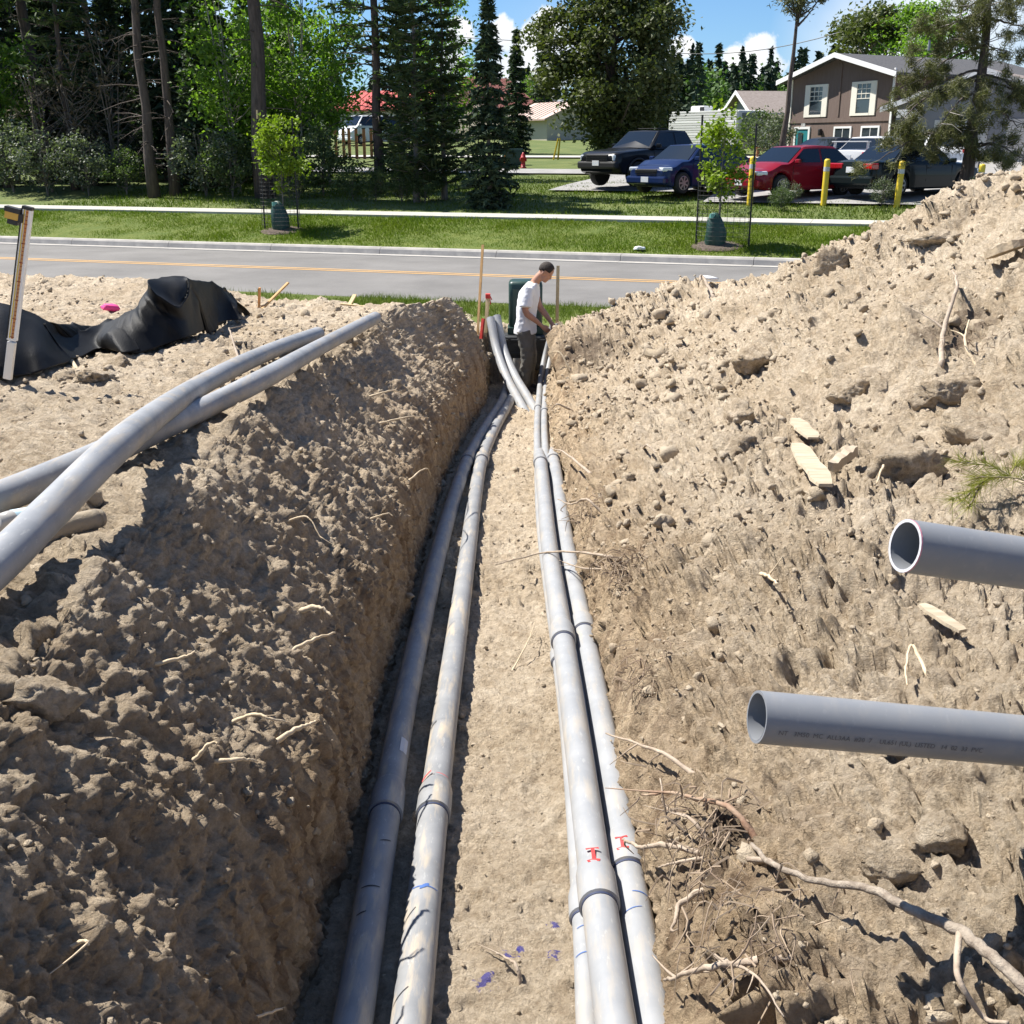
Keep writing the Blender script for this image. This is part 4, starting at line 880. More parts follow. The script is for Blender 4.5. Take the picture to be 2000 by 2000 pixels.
# fibrous root mats
def root_mat(px, py, spread, n, label, seed, down=0.6, rmax=0.004):
    rr = random.Random(seed); c, nn = ray_ground(px, py); m = MB()
    for i in range(n):
        a = c + Vector((rr.gauss(0, spread), rr.gauss(0, spread * 1.3), rr.gauss(0, spread * .45)))
        a.z = max(a.z, gz(a.x, a.y) - 0.02); a = a + nn * rr.uniform(-.02, .012)
        d = Vector((rr.uniform(-1.2, .3), rr.uniform(-1, .6), rr.uniform(-down, .5))).normalized() * rr.uniform(.03, .13)
        b = a + d * .5 + Vector((rr.uniform(-.03, .03), rr.uniform(-.03, .03), rr.uniform(-.02, .03))); e = a + d + Vector((0, 0, -rr.uniform(0, .05)))
        r = rr.uniform(.0012, rmax); m.tube(smooth_path([a, b, e], 6), [r, r, r * .9, r * .8, r * .6, r * .3], 4, cap=False)
    o = m.build('root_mat', M_HUM, origin=c, flip=False); tag(o, label, 'roots', kind='stuff')
root_mat(1195, 1110, .07, 110, 'dark tangle of fine roots beside the right conduits, halfway along', 1)
root_mat(1395, 1600, .085, 120, 'large dark tangle of fine roots on the right bank under the lower conduit', 2)
root_mat(1450, 1760, .09, 90, 'fibrous brown root mat low on the right bank', 3, rmax=.003)
root_mat(1245, 1300, .08, 80, 'thin scatter of rootlets on the right wall above the long grey root', 4, rmax=.003)
root_mat(1140, 985, .08, 60, 'small knot of rootlets on the right wall near the far joint', 5)
root_mat(1880, 660, .12, 60, 'tuft of dark rootlets on the upper spoil heap', 6)
# big clods
ICO4 = ico(4)
def big_clod(px, py, dims, label, seed, sink=.35):
    g, n = ray_ground(px, py); V, F_ = ICO4; k = 1.9; Q = V * (1 + .55 * fbm(V * k + seed, 4, seed, gain=.65)[:, None] + .20 * np.sqrt(np.clip(1 - (worley(V * 3.1 + seed, seed)[0] / .72) ** 2, 0, 1))[:, None] + .12 * np.sqrt(np.clip(1 - (worley(V * 8 + seed, seed)[0] / .72) ** 2, 0, 1))[:, None] + .16 * fbm(V * 7 + seed, 4, seed + 3, gain=.6, bill=True)[:, None]) * np.array(dims)
    rg = np.random.default_rng(seed); sz = np.array(dims)
    for q in range(11):
        nn_ = rg.normal(0, 1, 3); nn_ /= np.linalg.norm(nn_); U_ = Q / sz; Q = Q / np.maximum(1, (U_ @ nn_) / rg.uniform(.62, .95))[:, None]
    Q = Q * (1 + .22 * fbm(V * 7 + seed, 5, seed + 8, gain=.7)[:, None] + .10 * (worley(V * 6 + seed, seed + 2)[0] < .5)[:, None])
    o = mesh_np('soil_clod', Q, F_, M_CLOD, smooth=True); o.location = g + n * (dims[2] * (1 - 2 * sink) - .05); o.rotation_euler = (0, 0, seed); tag(o, label, 'clod', 'big clods on the spoil heap'); return o
for k, (x, y, dm, lab) in enumerate([
    (1745, 900, (.22, .18, .14), 'biggest clod on the spoil, undercut, right of the split board'), (1900, 815, (.24, .18, .14), 'dark undercut clod near the right edge of the heap'),
    (1840, 745, (.18, .15, .12), 'clod above the dark undercut one'), (1420, 850, (.16, .13, .12), 'rough clod on the slope left of the split board'),
    (1445, 790, (.17, .10, .10), 'clod with a shaded hollow uphill of the rough one'), (1820, 440, (.22, .13, .08), 'flat slabby clod near the skyline of the heap'),
    (1655, 750, (.15, .12, .1), 'clod in the middle of the heap'), (1440, 695, (.22, .16, .11), 'broad clod on the far slope of the spoil'), (1610, 500, (.13, .08, .16), 'pointed clod standing on the far crest of the spoil'),
    (1750, 1390, (.09, .08, .07), 'clod behind the lower clean conduit'), (1825, 1600, (.075, .07, .06), 'pale rounded clod below the lower clean conduit'), (1725, 1660, (.07, .05, .05), 'clod with a dark hollow left of the dead branch'),
    (115, 1335, (.085, .075, .065), 'lit clod on the near left crest'), (180, 705, (.12, .10, .07), 'clod in front of the black fabric'), (215, 690, (.15, .11, .08), 'larger pale clod beside the one by the fabric'), (120, 712, (.1, .08, .07), 'left one of the three clods by the fabric')]):
    big_clod(x, y, dm, lab, k + 1)
# broken pine bough on the spoil
def bough():
    rr = random.Random(5); a = onpile(2060, 985, .08); pts = [a, onpile(1985, 965, .10), onpile(1925, 960, .10), onpile(1860, 985, .07)]
    root = empty('pine_bough', pts[-1], 0, 'broken yellow green pine bough lying on the spoil at the right edge', 'branch'); st = smooth_path(pts, 24)
    m = MB(); m.tube(st, [.009 - .0003 * i for i in range(24)], 6); subs = [st[8:]]
    for k in range(7):
        i = rr.randrange(2, 20); d = (st[i + 1] - st[i]).normalized(); s = d.cross(Vector((0, 0, 1))).normalized() * (1 if k % 2 else -1)
        e = [st[i], st[i] + (d * .6 + s * .7) * .12 + Vector((0, 0, .04)), st[i] + (d * .9 + s) * .2 + Vector((0, 0, .03))]; p = smooth_path(e, 10); m.tube(p, .004, 5); subs.append(p)
    o = m.build('twigs', M_ROOTG, root, smooth=True, origin=pts[-1]); o['kind'] = 'stuff'; o.location = (0, 0, 0)
    V, F_ = [], []
    for p in subs:
        for q in range(150):
            t = rr.uniform(.1, 1) ** .7; i = min(int(t * (len(p) - 1)), len(p) - 2); c = p[i].lerp(p[i + 1], rr.random()); d = (p[i + 1] - p[i]).normalized()
            v = (d * rr.uniform(.5, 1.2) + Vector((rr.gauss(0, .5), rr.gauss(0, .5), rr.gauss(.1, .45)))).normalized(); L = rr.uniform(.07, .12); w = v.cross(Vector((rr.random(), rr.random(), rr.random()))).normalized() * .0016
            b = len(V); V += [c - w, c + w, c + v * L]; F_.append((b, b + 1, b + 2))
    o = mesh_np('needles', np.array([tuple(v - pts[-1]) for v in V]), np.array(F_), mat('yellowing_needles', (0.13, 0.17, 0.02), 0.6, island=(0.38, 0.36, 0.07), trans=.2), root)
bough()
# ------------------------------------------------------------------ vehicles
M_TYRE = mat('tyre_rubber', (0.018, 0.018, 0.018), 0.85, (0.03, 0.03, 0.03), 20, 0.2, 60)
M_GLASS = mat('car_glass', (0.010, 0.014, 0.019), 0.04, spec=0.6)
M_TRIM = mat('black_trim', (0.015, 0.015, 0.016), 0.5)
M_RIM = mat('alloy', (0.42, 0.42, 0.43), 0.35, metal=0.8)
M_RIMK = mat('black_alloy', (0.02, 0.02, 0.022), 0.4, metal=0.5)
M_LAMP = mat('headlamp', (0.62, 0.66, 0.70), 0.08, spec=0.8, coat=1.0)
M_TAIL = mat('tail_lamp', (0.42, 0.008, 0.010), 0.12, coat=1.0)
M_PLATE = mat('licence_plate', (0.70, 0.68, 0.66), 0.5, (0.55, 0.60, 0.66), 14)
M_CHROME = mat('chrome', (0.6, 0.6, 0.6), 0.12, metal=1.0)
def paint(name, c, c2=None): return mat(name, c, 0.30, c2, 3, coat=0.30, spec=0.15)
def car(label, cat, loc, heading, pm, L=4.5, Wd=1.76, belt=0.93, hoodf=0.80, hoodb=0.95, deck=0.98, nose=0.66, roof=1.45, xA=1.05, xB=0.35, xC=-1.0, xD=-1.75, wb=2.65, wr=0.31, clear=0.2,
        xm=-0.25, rims=None, group='vehicles parked in the lot', wing=False, pickup=False, name='parked_car', grille=False, tail_wide=False, hatch=False, convertible=False):
    h = Vector((heading[0], heading[1], 0)).normalized(); rz = math.atan2(h.y, h.x)
    root = empty(name, loc, rz, label, cat, group); hl = L / 2; W2 = Wd / 2; xf, xr = hl - (L - wb) * 0.47, hl - (L - wb) * 0.47 - wb
    tops = [(-hl, nose * 1.0 if not hatch else deck * .8), (-hl + 0.06, deck * 0.93), (-hl + 0.22, deck), (xD, deck), (xA - 0.1, hoodb), (xA + 0.25, hoodb - 0.015), (hl - 0.45, hoodf), (hl - 0.12, nose + (hoodf - nose) * .62), (hl, nose)]
    if pickup: tops = [(-hl, deck - .03), (-hl + 0.03, deck), (xD - .02, deck), (xD, belt), (xA - .1, hoodb), (xA + .2, hoodb), (hl - .35, hoodf + .02), (hl - .08, hoodf - .04), (hl, hoodf - .15)]
    tx, tz = zip(*tops); ra = wr + 0.065
    xs = sorted(set(list(np.linspace(-hl, hl, 56)) + [xf + ra * c for c in np.cos(np.linspace(0, math.pi, 17))] + [xr + ra * c for c in np.cos(np.linspace(0, math.pi, 17))]))
    ring_n = None; V = []; 
    for x in xs:
        zt = float(np.interp(x, tx, tz)); e = abs(x) / hl; w = W2 * (1 - (0.10 if not pickup else .05) * e ** 4 - 0.16 * max(0, (e - .9) / .1) ** 2)
        zb = clear + 0.10 * max(0, (e - .85) / .15)
        for xw in (xf, xr):
            if abs(x - xw) < ra: zb = max(zb, wr + math.sqrt(max(0, ra * ra - (x - xw) ** 2)))
        zb = min(zb, zt - .06); sh = max(zb + .02, zt - .13); zm = zb + (sh - zb) * .55
        half = [(0, zb), (w * .93, zb), (w * .985, zb + min(.05, (sh - zb) * .3)), (w, zm), (w * .985, sh), (w * .955, sh + (zt - sh) * .62), (w * .86, zt - .008), (w * .45, zt + .015), (0, zt + .02)]
        r_ = half + [(-y, z) for y, z in half[-2:0:-1]]; ring_n = len(r_); V += [(x, y, z) for y, z in r_]
    m = MB(); n = ring_n; k = len(xs)
    m.add(V, [(i * n + j, i * n + (j + 1) % n, (i + 1) * n + (j + 1) % n, (i + 1) * n + j) for i in range(k - 1) for j in range(n)] + [tuple(range(n)), tuple(range((k - 1) * n, k * n))])
    body = m.build('body', pm, root); autosmooth(body, 38)
    m = MB(); m.box((0, 0, clear + .13), (L * .93, Wd - 2 * .24, .22)); m.box((0, 0, (clear + belt) / 2 + .05), (wb - .3, Wd - .5, belt - clear - .1)); m.build('underbody', M_TRIM, root)
    # cabin
    sil = [(xD, belt - .03), (xC, roof - .03), (xC + (xB - xC) * .45, roof), (xB, roof - .035), (xA, belt - .03 if not pickup else belt)]
    wbs, wrs = W2 * .955, W2 * .74
    def wat(z): t = (z - belt) / (roof - belt); return wbs + (wrs - wbs) * max(-.1, t)
    if not convertible or True:
        sx, sz = zip(*sil); m = MB(); V = []; cx = list(np.linspace(xD, xA, 34)); n = 9
        for x in cx:
            hz = float(np.interp(x, sx, sz)); hz = max(hz, belt - .03); pts = []
            for y_, z_ in ((1, belt - .04), (1, belt + (hz - belt) * .55), (1, hz - min(.07, (hz - belt + .04) * .4)), (.93, hz - .012), (.0, hz + .012)):
                pts.append((wat(z_) * y_, z_))
            r_ = pts + [(-y, z) for y, z in pts[-2::-1]]; V += [(x, y, z) for y, z in r_]
        m.add(V, [(i * n + j, i * n + j + 1, (i + 1) * n + j + 1, (i + 1) * n + j) for i in range(len(cx) - 1) for j in range(n - 1)])
        autosmooth(m.build('cabin', M_TRIM if convertible else pm, root), 30)
    def slope_panel(nm, p0, p1, t0, t1, mt, ins=.89):
        (x0, z0), (x1, z1) = p0, p1; d = Vector((x1 - x0, 0, z1 - z0)); nn = Vector((-d.z, 0, d.x)).normalized()
        if nn.z < 0: nn = -nn
        m = MB(); V = []
        for t in np.linspace(t0, t1, 5):
            x, z = x0 + (x1 - x0) * t, z0 + (z1 - z0) * t
            for q in (-1, -.5, 0, .5, 1): V.append(Vector((x, wat(z) * ins * q, z)) + nn * (.022 - .010 * abs(q)))
        m.add(V, [(i * 5 + j, i * 5 + j + 1, i * 5 + 6 + j, i * 5 + 5 + j) for i in range(4) for j in range(4)]); o = m.build(nm, mt, root, smooth=True)
    slope_panel('windshield', (xA, belt - .03), (xB, roof - .035), .07, .93, M_GLASS); slope_panel('rear_window', (xD, belt - .03), (xC, roof - .03), .12, .9, M_GLASS)
    def edge(x0, z0, x1, z1, z): return x0 + (x1 - x0) * (z - z0) / (z1 - z0)
    zl, zh = belt + .035, roof - .105
    fl_, fh = edge(xA, belt, xB, roof, zl) - .12, edge(xA, belt, xB, roof, zh) - .10; rl, rh = edge(xD, belt, xC, roof, zl) + .14, edge(xD, belt, xC, roof, zh) + .10
    for s in (1, -1):
        for nm, poly in (('side_window', [(xm + .04, zl), (fl_, zl), (fh, zh), (xm + .04, zh)]), ('side_window', [(rl, zl), (xm - .04, zl), (xm - .04, zh), (rh, zh)])):
            m = MB(); m.add([(x, s * (wat(z) + .006), z) for x, z in poly], [(0, 1, 2, 3)]); m.build(nm, M_GLASS, root)
        # wheels
        for xw in (xf, xr):
            m = MB(); Mx = Matrix.Rotation(R(90), 3, 'X'); wy = s * (W2 - .115); tw = .105 if not pickup else .13
            m.lathe([(wr * .62, -tw), (wr * .93, -tw), (wr, -tw * .7), (wr, tw * .7), (wr * .93, tw), (wr * .62, tw)], 28, (xw, wy, wr), Mx); wh = m.build('wheel', M_TYRE, root); autosmooth(wh, 40)
            m = MB(); yo = s * (tw + .004)
            m.lathe([(wr * .66, -.02), (wr * .66, .004), (wr * .60, .008), (wr * .58, -.03), (0.05, -.035)] if s < 0 else [(wr * .66, .02), (wr * .66, -.004), (wr * .60, -.008), (wr * .58, .03), (0.05, .035)], 24, (xw, wy + yo, wr), Mx)
            for q in range(7):
                a = q * 2 * math.pi / 7; m.box((xw + math.cos(a) * wr * .33, wy + yo, wr + math.sin(a) * wr * .33), (wr * .6, .022, .05), M=Matrix.Rotation(-a, 3, 'Y'))
            m.lathe([(.055, -.016), (.045, .016)], 12, (xw, wy + yo, wr), Mx)
            m.build('rim', rims or M_RIM, wh)
        m = MB(); m.bbox((xA - .28, s * (W2 + .07), belt + .07), (.10, .19, .13), .03); m.build('mirror', pm, root)
        for xd in (xm + .28, xm - .62): m = MB(); m.bbox((xd - .15, s * (W2 * .985 + .008), belt - .14), (.17, .03, .03), .01); m.build('door_handle', pm, root)
        for xd in (fl_ - .02, xm, rl + .05): 
            m = MB(); m.box((xd, s * (W2 * .992), (clear + belt) / 2 + .08), (.008, .012, (belt - clear) * .62)); m.build('door_seam', M_TRIM, root)
        m = MB(); m.bbox((hl - .20, s * W2 * .70, nose + .02 if not pickup else hoodf - .2), (.34, .34, .13 if not pickup else .2), .04, rz=-s * .35); m.build('headlight', M_LAMP, root)
        m = MB(); m.bbox((-hl + .10, s * W2 * (.70 if tail_wide else .78), deck - .16), (.24, .44 if tail_wide else .26, .16), .03, rz=s * .22); m.build('tail_light', M_TAIL, root)
    m = MB()
    if pickup or grille:
        gzc = hoodf - .24 if pickup else nose - .04; m.bbox((hl - .02, 0, gzc), (.07, Wd * .52, .30 if pickup else .13), .02)
        for q in range(5 if pickup else 3): m.box((hl + .018, 0, gzc - .1 + q * .05), (.012, Wd * .48, .014))
        m.build('grille', M_TRIM, root)
    else: m.bbox((hl - .03, 0, nose - .08), (.07, Wd * .4, .08), .015); m.build('grille', M_TRIM, root)
    m = MB(); m.bbox((hl - .06, 0, clear + .20 if not pickup else clear + .30), (.22, Wd * .93, .24), .06); m.build('front_bumper', pm if not pickup else M_TRIM, root)
    m = MB(); m.bbox((-hl + .05, 0, clear + .24), (.2, Wd * .93, .26), .06); m.build('rear_bumper', pm, root)
    m = MB(); m.bbox((hl + .05, .0, clear + .22 if not pickup else clear + .36), (.015, .31, .16), .004); m.build('front_plate', M_PLATE, root)
    m = MB(); m.bbox((-hl - .03, 0, deck - .26 if not hatch else deck - .3), (.05, .32, .16), .004); m.build('rear_plate', M_PLATE, root)
    if wing:
        w_ = empty('x'); bpy.data.objects.remove(w_); m = MB(); m.bbox((-hl + .22, 0, deck + .27), (.24, Wd * .80, .035), .012)
        for s in (1, -1): m.bbox((-hl + .24, s * Wd * .36, deck + .13), (.16, .03, .28), .008)
        m.build('rear_wing', pm, root)
    if pickup:
        m = MB(); m.box((xD - (hl + xD) / 2 * 1.0, 0, deck + .012), (hl + xD - .12, Wd * .86, .03)); m.build('bed_cover', M_TRIM, root)
        m = MB(); m.bbox((.1, 0, roof + .035), (.5, .9, .02), .008); m.build('roof_rack', M_TRIM, root)
        for s in (1, -1):
            for xw in (xf, xr):
                m = MB(); a = np.linspace(.1, math.pi - .1, 14); P = [(xw + (ra + .02) * math.cos(t), s * (W2 - .01), wr + (ra + .02) * math.sin(t)) for t in a]; m.tube(P, .035, 6); m.build('fender_flare', M_TRIM, root)
    return root
P_BLACK = paint('black_paint', (0.007, 0.008, 0.010)); P_NAVY = paint('navy_paint', (0.010, 0.022, 0.075)); P_RED = paint('red_paint', (0.20, 0.008, 0.018))
P_SILV = paint('silver_paint', (0.55, 0.56, 0.57)); P_WHITE = paint('white_paint', (0.70, 0.71, 0.72)); P_DARK = paint('midnight_paint', (0.010, 0.010, 0.016)); P_GREENB = paint('black_green_paint', (0.008, 0.013, 0.014))
HD = (-0.77, -0.64)
M_LOT = mat('lot_asphalt', (0.24, 0.235, 0.225), 0.95, (0.31, 0.30, 0.29), 1.2, 0.3, 120)
LOTZ = 0.035
def lot(name, poly, z, mt):
    m = MB(); m.add([(x, y, terr(x * VX.x + y * VX.y) + z) for x, y in poly], [tuple(range(len(poly)))])
    o = m.build(name, mt); tag(o, kind='structure'); return o
# lot and side road as gently rising strips
def lot_strip(name, u0, u1, v0, v1, z, mt, n=10):
    vs = np.linspace(v0, v1, n); o = strip(name, list(vs), [terr(v) + z for v in vs], mt, u0, u1, 6); return o
lot_strip('parking_lot', -4.9, 40, 33.9, 58, 0.06, M_LOT); lot_strip('lot_apron', -10.5, -4.92, 36.9, 57.5, 0.055, M_LOT); lot_strip('side_road', -60, -10.52, 46.5, 50.0, 0.055, M_LOT, 6); lot_strip('far_path', -60, 12, 61, 63.0, 0.07, mat('pale_path', (0.38, 0.36, 0.33), 0.95, (0.45, 0.43, 0.4), 2, .2, 60), 6)
def park(px, py, Y): p = at(px, py, Y); u, v = uv_of(p); return Vector((p.x, p.y, terr(v) + 0.065))
car('black pickup truck at the left end of the parked row, dark wheels', 'pickup truck', park(1275, 350, 39.6), HD, P_BLACK, L=5.4, Wd=1.93, belt=1.22, hoodf=1.10, hoodb=1.20, deck=1.25, nose=.95, roof=1.80, xA=1.15, xB=.55, xC=-.78, xD=-1.12, wb=3.3, wr=.40, clear=.38, xm=-.1, rims=M_RIMK, pickup=True, name='pickup_truck')
car('dark blue hatchback between the pickup and the caged sapling', 'car', park(1350, 362, 36.6), HD, P_NAVY, L=4.2, Wd=1.76, belt=.96, hoodf=.84, hoodb=1.0, deck=1.0, nose=.70, roof=1.47, xA=1.12, xB=.38, xC=-1.35, xD=-1.95, wb=2.58, wr=.32, hatch=True, grille=True)
car('dark red sedan behind the first two yellow bollards', 'car', park(1548, 380, 34.9), (-.84, -.54), P_RED, L=4.45, Wd=1.74, belt=.94, hoodf=.80, hoodb=.98, deck=1.0, roof=1.46, xA=1.15, xB=.35, xC=-.95, xD=-1.7, wb=2.6, wr=.32)
car('black sedan seen from behind, red tail lights by the second bollard', 'car', park(1768, 385, 34.6), (.86, .50), P_GREENB, L=4.75, Wd=1.80, belt=.93, hoodf=.82, hoodb=.96, deck=1.0, roof=1.43, xA=1.05, xB=.35, xC=-.95, xD=-1.65, wb=2.7, wr=.31, tail_wide=True)
car('dark coupe with a black roof parked beyond the red sedan', 'car', park(1625, 315, 45.5), (.80, .60), P_DARK, L=4.4, Wd=1.78, belt=.93, hoodf=.8, hoodb=.96, deck=1.02, roof=1.38, xA=.85, xB=.2, xC=-.6, xD=-1.6, wb=2.6, wr=.32, tail_wide=True, convertible=True)
car('silver sedan with a tall rear wing behind the black sedan', 'car', park(1712, 322, 42.5), (.70, .71), P_SILV, L=4.5, Wd=1.76, belt=.95, hoodf=.82, hoodb=.98, deck=1.0, roof=1.46, xA=1.05, xB=.35, xC=-.85, xD=-1.55, wb=2.6, wr=.32, wing=True)
car('white hatchback seen through the pine branches at the right', 'car', park(1856, 330, 43.5), (.45, .89), P_WHITE, L=4.2, Wd=1.78, belt=1.0, hoodf=.88, hoodb=1.02, deck=1.05, roof=1.58, xA=1.15, xB=.5, xC=-1.5, xD=-1.98, wb=2.55, wr=.33, hatch=True)

# ------------------------------------------------------------------ bollards
M_BOLL = mat('yellow_sleeve', (0.66, 0.47, 0.02), 0.45, (0.72, 0.53, 0.05), 5, 0.05, 30); M_TAPE = mat('reflective_tape', (0.50, 0.52, 0.54), 0.4)
for k, (tx_, ty, bx_, by_, Y, lab) in enumerate([(1472, 305, 1464, 399, 33.2, 'leftmost yellow bollard, right of the caged sapling'), (1617, 310, 1608, 403, 32.7, 'second yellow bollard from the left, before the red sedan'), (1765, 314, 1750, 414, 31.9, 'third yellow bollard, before the black sedan door'), (1922, 320, 1903, 425, 31.4, 'rightmost yellow bollard, its foot behind the spoil heap')]):
    b = at(bx_, by_, Y); t = at(tx_, ty, Y); u, v = uv_of(b); zb = terr(v); root = empty('bollard', (b.x, b.y, zb), 0, lab, 'bollard', 'yellow bollards along the lot edge'); H = t.z - zb; lean = Vector((t.x - b.x, 0, H)).normalized()
    lean = Vector((lean.x * .6, 0, lean.z)).normalized(); Mq = lean.to_track_quat('Z', 'Y').to_matrix(); r = .085
    m = MB(); m.lathe([(r, -.1), (r, H - .07), (r * .93, H - .03), (r * .65, H - .008), (r * .2, H)], 18, M=Mq); autosmooth(m.build('sleeve', M_BOLL, root), 60)
    m = MB(); m.lathe([(r + .003, H - .34), (r + .003, H - .22)], 18, M=Mq); m.build('reflective_band', M_TAPE, root)
# ------------------------------------------------------------------ buildings
M_BROWN = mat('brown_siding', (0.140, 0.098, 0.080), 0.85, (0.168, 0.122, 0.102), 3, 0.15, 40, stretch=(4, 4, .4))
M_CREAM = mat('cream_trim', (0.76, 0.72, 0.62), 0.7); M_SHING = mat('dark_shingles', (0.055, 0.055, 0.06), 0.95, (0.09, 0.088, 0.09), 8, 0.5, 30); M_WTRIM = mat('white_trim', (0.78, 0.78, 0.76), 0.6)
M_PANE = mat('window_pane', (0.035, 0.045, 0.055), 0.06, spec=0.9); M_TEAL = mat('teal_door', (0.02, 0.20, 0.22), 0.5); M_GREYR = mat('grey_brown_shingles', (0.20, 0.165, 0.145), 0.95, (0.26, 0.22, 0.2), 6, 0.4, 30)
M_GSIDE = mat('grey_siding', (0.24, 0.25, 0.27), 0.8); M_LSIDE = mat('pale_siding', (0.60, 0.60, 0.58), 0.8); M_REDR = mat('red_metal_roof', (0.46, 0.075, 0.055), 0.45, (0.54, 0.11, 0.08), 5)
M_RUST = mat('rust_roof', (0.20, 0.065, 0.05), 0.7, (0.27, 0.10, 0.075), 6); M_TANR = mat('tan_metal_roof', (0.46, 0.33, 0.27), 0.6, (0.52, 0.40, 0.34), 5); M_TAN = mat('tan_wall', (0.52, 0.47, 0.38), 0.85)
M_WOOD = mat('red_cedar', (0.32, 0.13, 0.06), 0.8, (0.4, 0.18, 0.09), 8)
def house(name, A, B, depth, zb, eave, peak, wallm, roofm, label, cat='house', over=.45, fascia=None, parts=None, battens=0):
    """gable front from A to B (ground XY), looking along the front's outer normal; local x along the front, y going back"""
    a = Vector((A[0], A[1], 0)); b = Vector((B[0], B[1], 0)); d = (b - a); Wf = d.length; rz = math.atan2(d.y, d.x); root = empty(name, (a.x, a.y, zb), rz, label, cat)
    m = MB(); m.prism([(0, -.3), (Wf, -.3), (Wf, eave), (Wf / 2, peak), (0, eave)], 'y', 0, depth); m.build('wall', wallm, root)
    sl = (peak - eave) / (Wf / 2); th = .14
    for s in (0, 1):
        x0, x1 = (-over, Wf / 2) if s == 0 else (Wf + over, Wf / 2); z0, z1 = eave - sl * over + .01, peak + .01
        m = MB(); m.add([(x0, -over, z0), (x1, -over, z1), (x1, depth + over, z1), (x0, depth + over, z0), (x0, -over, z0 + th), (x1, -over, z1 + th), (x1, depth + over, z1 + th), (x0, depth + over, z0 + th)], [(3, 2, 1, 0), (4, 5, 6, 7), (0, 1, 5, 4), (1, 2, 6, 5), (2, 3, 7, 6), (3, 0, 4, 7)])
        rf_ = m.build('roof', roofm, root)
        if fascia:
            m = MB(); y0, y1 = -over - .04, -over - .004; m.add([(x0, y0, z0 - .07), (x1, y0, z1 - .07), (x1, y1, z1 - .07), (x0, y1, z0 - .07), (x0, y0, z0 + th + .03), (x1, y0, z1 + th + .03), (x1, y1, z1 + th + .03), (x0, y1, z0 + th + .03)], [(3, 2, 1, 0), (4, 5, 6, 7), (0, 1, 5, 4), (1, 2, 6, 5), (2, 3, 7, 6), (3, 0, 4, 7)]); m.build('fascia', fascia, rf_)
    return root, Wf
def window(root, x, z, w, h, trim=.12, tm=None, pane=None, nx=0, nz=0, y=0, name='window', top_only=False, wide=0):
    tm = tm or M_CREAM; m = MB()
    for (cx, cz, ww, hh) in ((x - w / 2 - trim / 2 - wide / 2, z, trim + wide, h + 2 * trim), (x + w / 2 + trim / 2 + wide / 2, z, trim + wide, h + 2 * trim)): m.box((cx, y - .03, cz), (ww, .06, hh))
    m.box((x, y - .03, z + h / 2 + trim / 2), (w, .06, trim)); m.box((x, y - .035, z - h / 2 - trim / 2), (w, .07, trim)); o = m.build(name, tm, root)
    m = MB(); m.box((x, y - .012, z), (w, .02, h)); m.build('pane', pane or M_PANE, o)
    for i in range(nx):
        m = MB(); cx = x - w / 2 + w * (i + 1) / (nx + 1); hh = h / 2 if top_only else h; m.box((cx, y - .03, z + (h / 4 if top_only else 0)), (.03, .025, hh)); m.build('muntin', tm, o)
    for i in range(nz):
        cz = z + h / 2 - (h / 2 if top_only else h) * (i + 1) / (nz + (0 if top_only else 1)); m = MB(); m.box((x, y - .032, cz), (w, .03, .035)); m.build('muntin', tm, o)
    return o
# brown two storey house
A = at(1537, 300, 65); B = at(1735, 300, 58.2); zg = 1.55
hs, Wf = house('brown_house', A, B, 11, zg, 4.45, 5.45, M_BROWN, M_SHING, 'brown two storey house with cream framed windows beyond the parked cars', fascia=M_WTRIM, over=.6)
for x in (Wf * .27, Wf * .73): window(hs, x, 3.35, .95, 1.40, .12, M_CREAM, nx=2, nz=3, top_only=True, wide=.28)
m = MB(); m.box((Wf / 2, -.02, 2.35), (Wf - .02, .05, .22)); m.build('belt_board', M_BROWN, hs)
m = MB(); m.box((Wf / 2, -.022, 3.8), (.10, .05, 2.6)); m.build('batten', M_BROWN, hs)
for x in (.06, Wf - .06): m = MB(); m.box((x, -.03, 2.3), (.12, .06, 4.8)); m.build('corner_board', M_WTRIM if x > 1 else M_CREAM, hs)
dr = window(hs, Wf * .15, .95, 1.0, 1.95, .13, M_WTRIM, M_TEAL, name='door'); m = MB(); m.box((Wf * .15 - .1, -.05, 1.2), (.35, .02, 1.1)); m.build('door_glass', M_PANE, dr)
window(hs, Wf * .56, 1.45, 1.1, .95, .1, M_WTRIM, nx=1); window(hs, Wf * .82, 1.45, 1.1, .95, .1, M_WTRIM, nx=1)
m = MB(); m.bbox((Wf * .35, -.12, 1.75), (.14, .2, .34), .03); m.build('wall_lamp', M_TRIM, hs)
cu = bpy.data.curves.new('num', 'FONT'); cu.body = '108'; cu.size = .24; cu.extrude = .01; to = bpy.data.objects.new('num', cu); C.objects.link(to); me = bpy.data.meshes.new_from_object(to.evaluated_get(bpy.context.evaluated_depsgraph_get())); bpy.data.objects.remove(to)
for v in me.vertices: v.co = Vector((v.co.x + Wf * .13, -.03 - v.co.z, v.co.y + 2.08))
link_mesh('house_number', me, M_WTRIM, hs)
m = MB(); m.lathe([(.06, 0), (.06, .5)], 10, (Wf * .75, 4, 5.75)); m.build('vent_pipe', mat('galvanised', (.3, .31, .32), .5, metal=.5), hs)
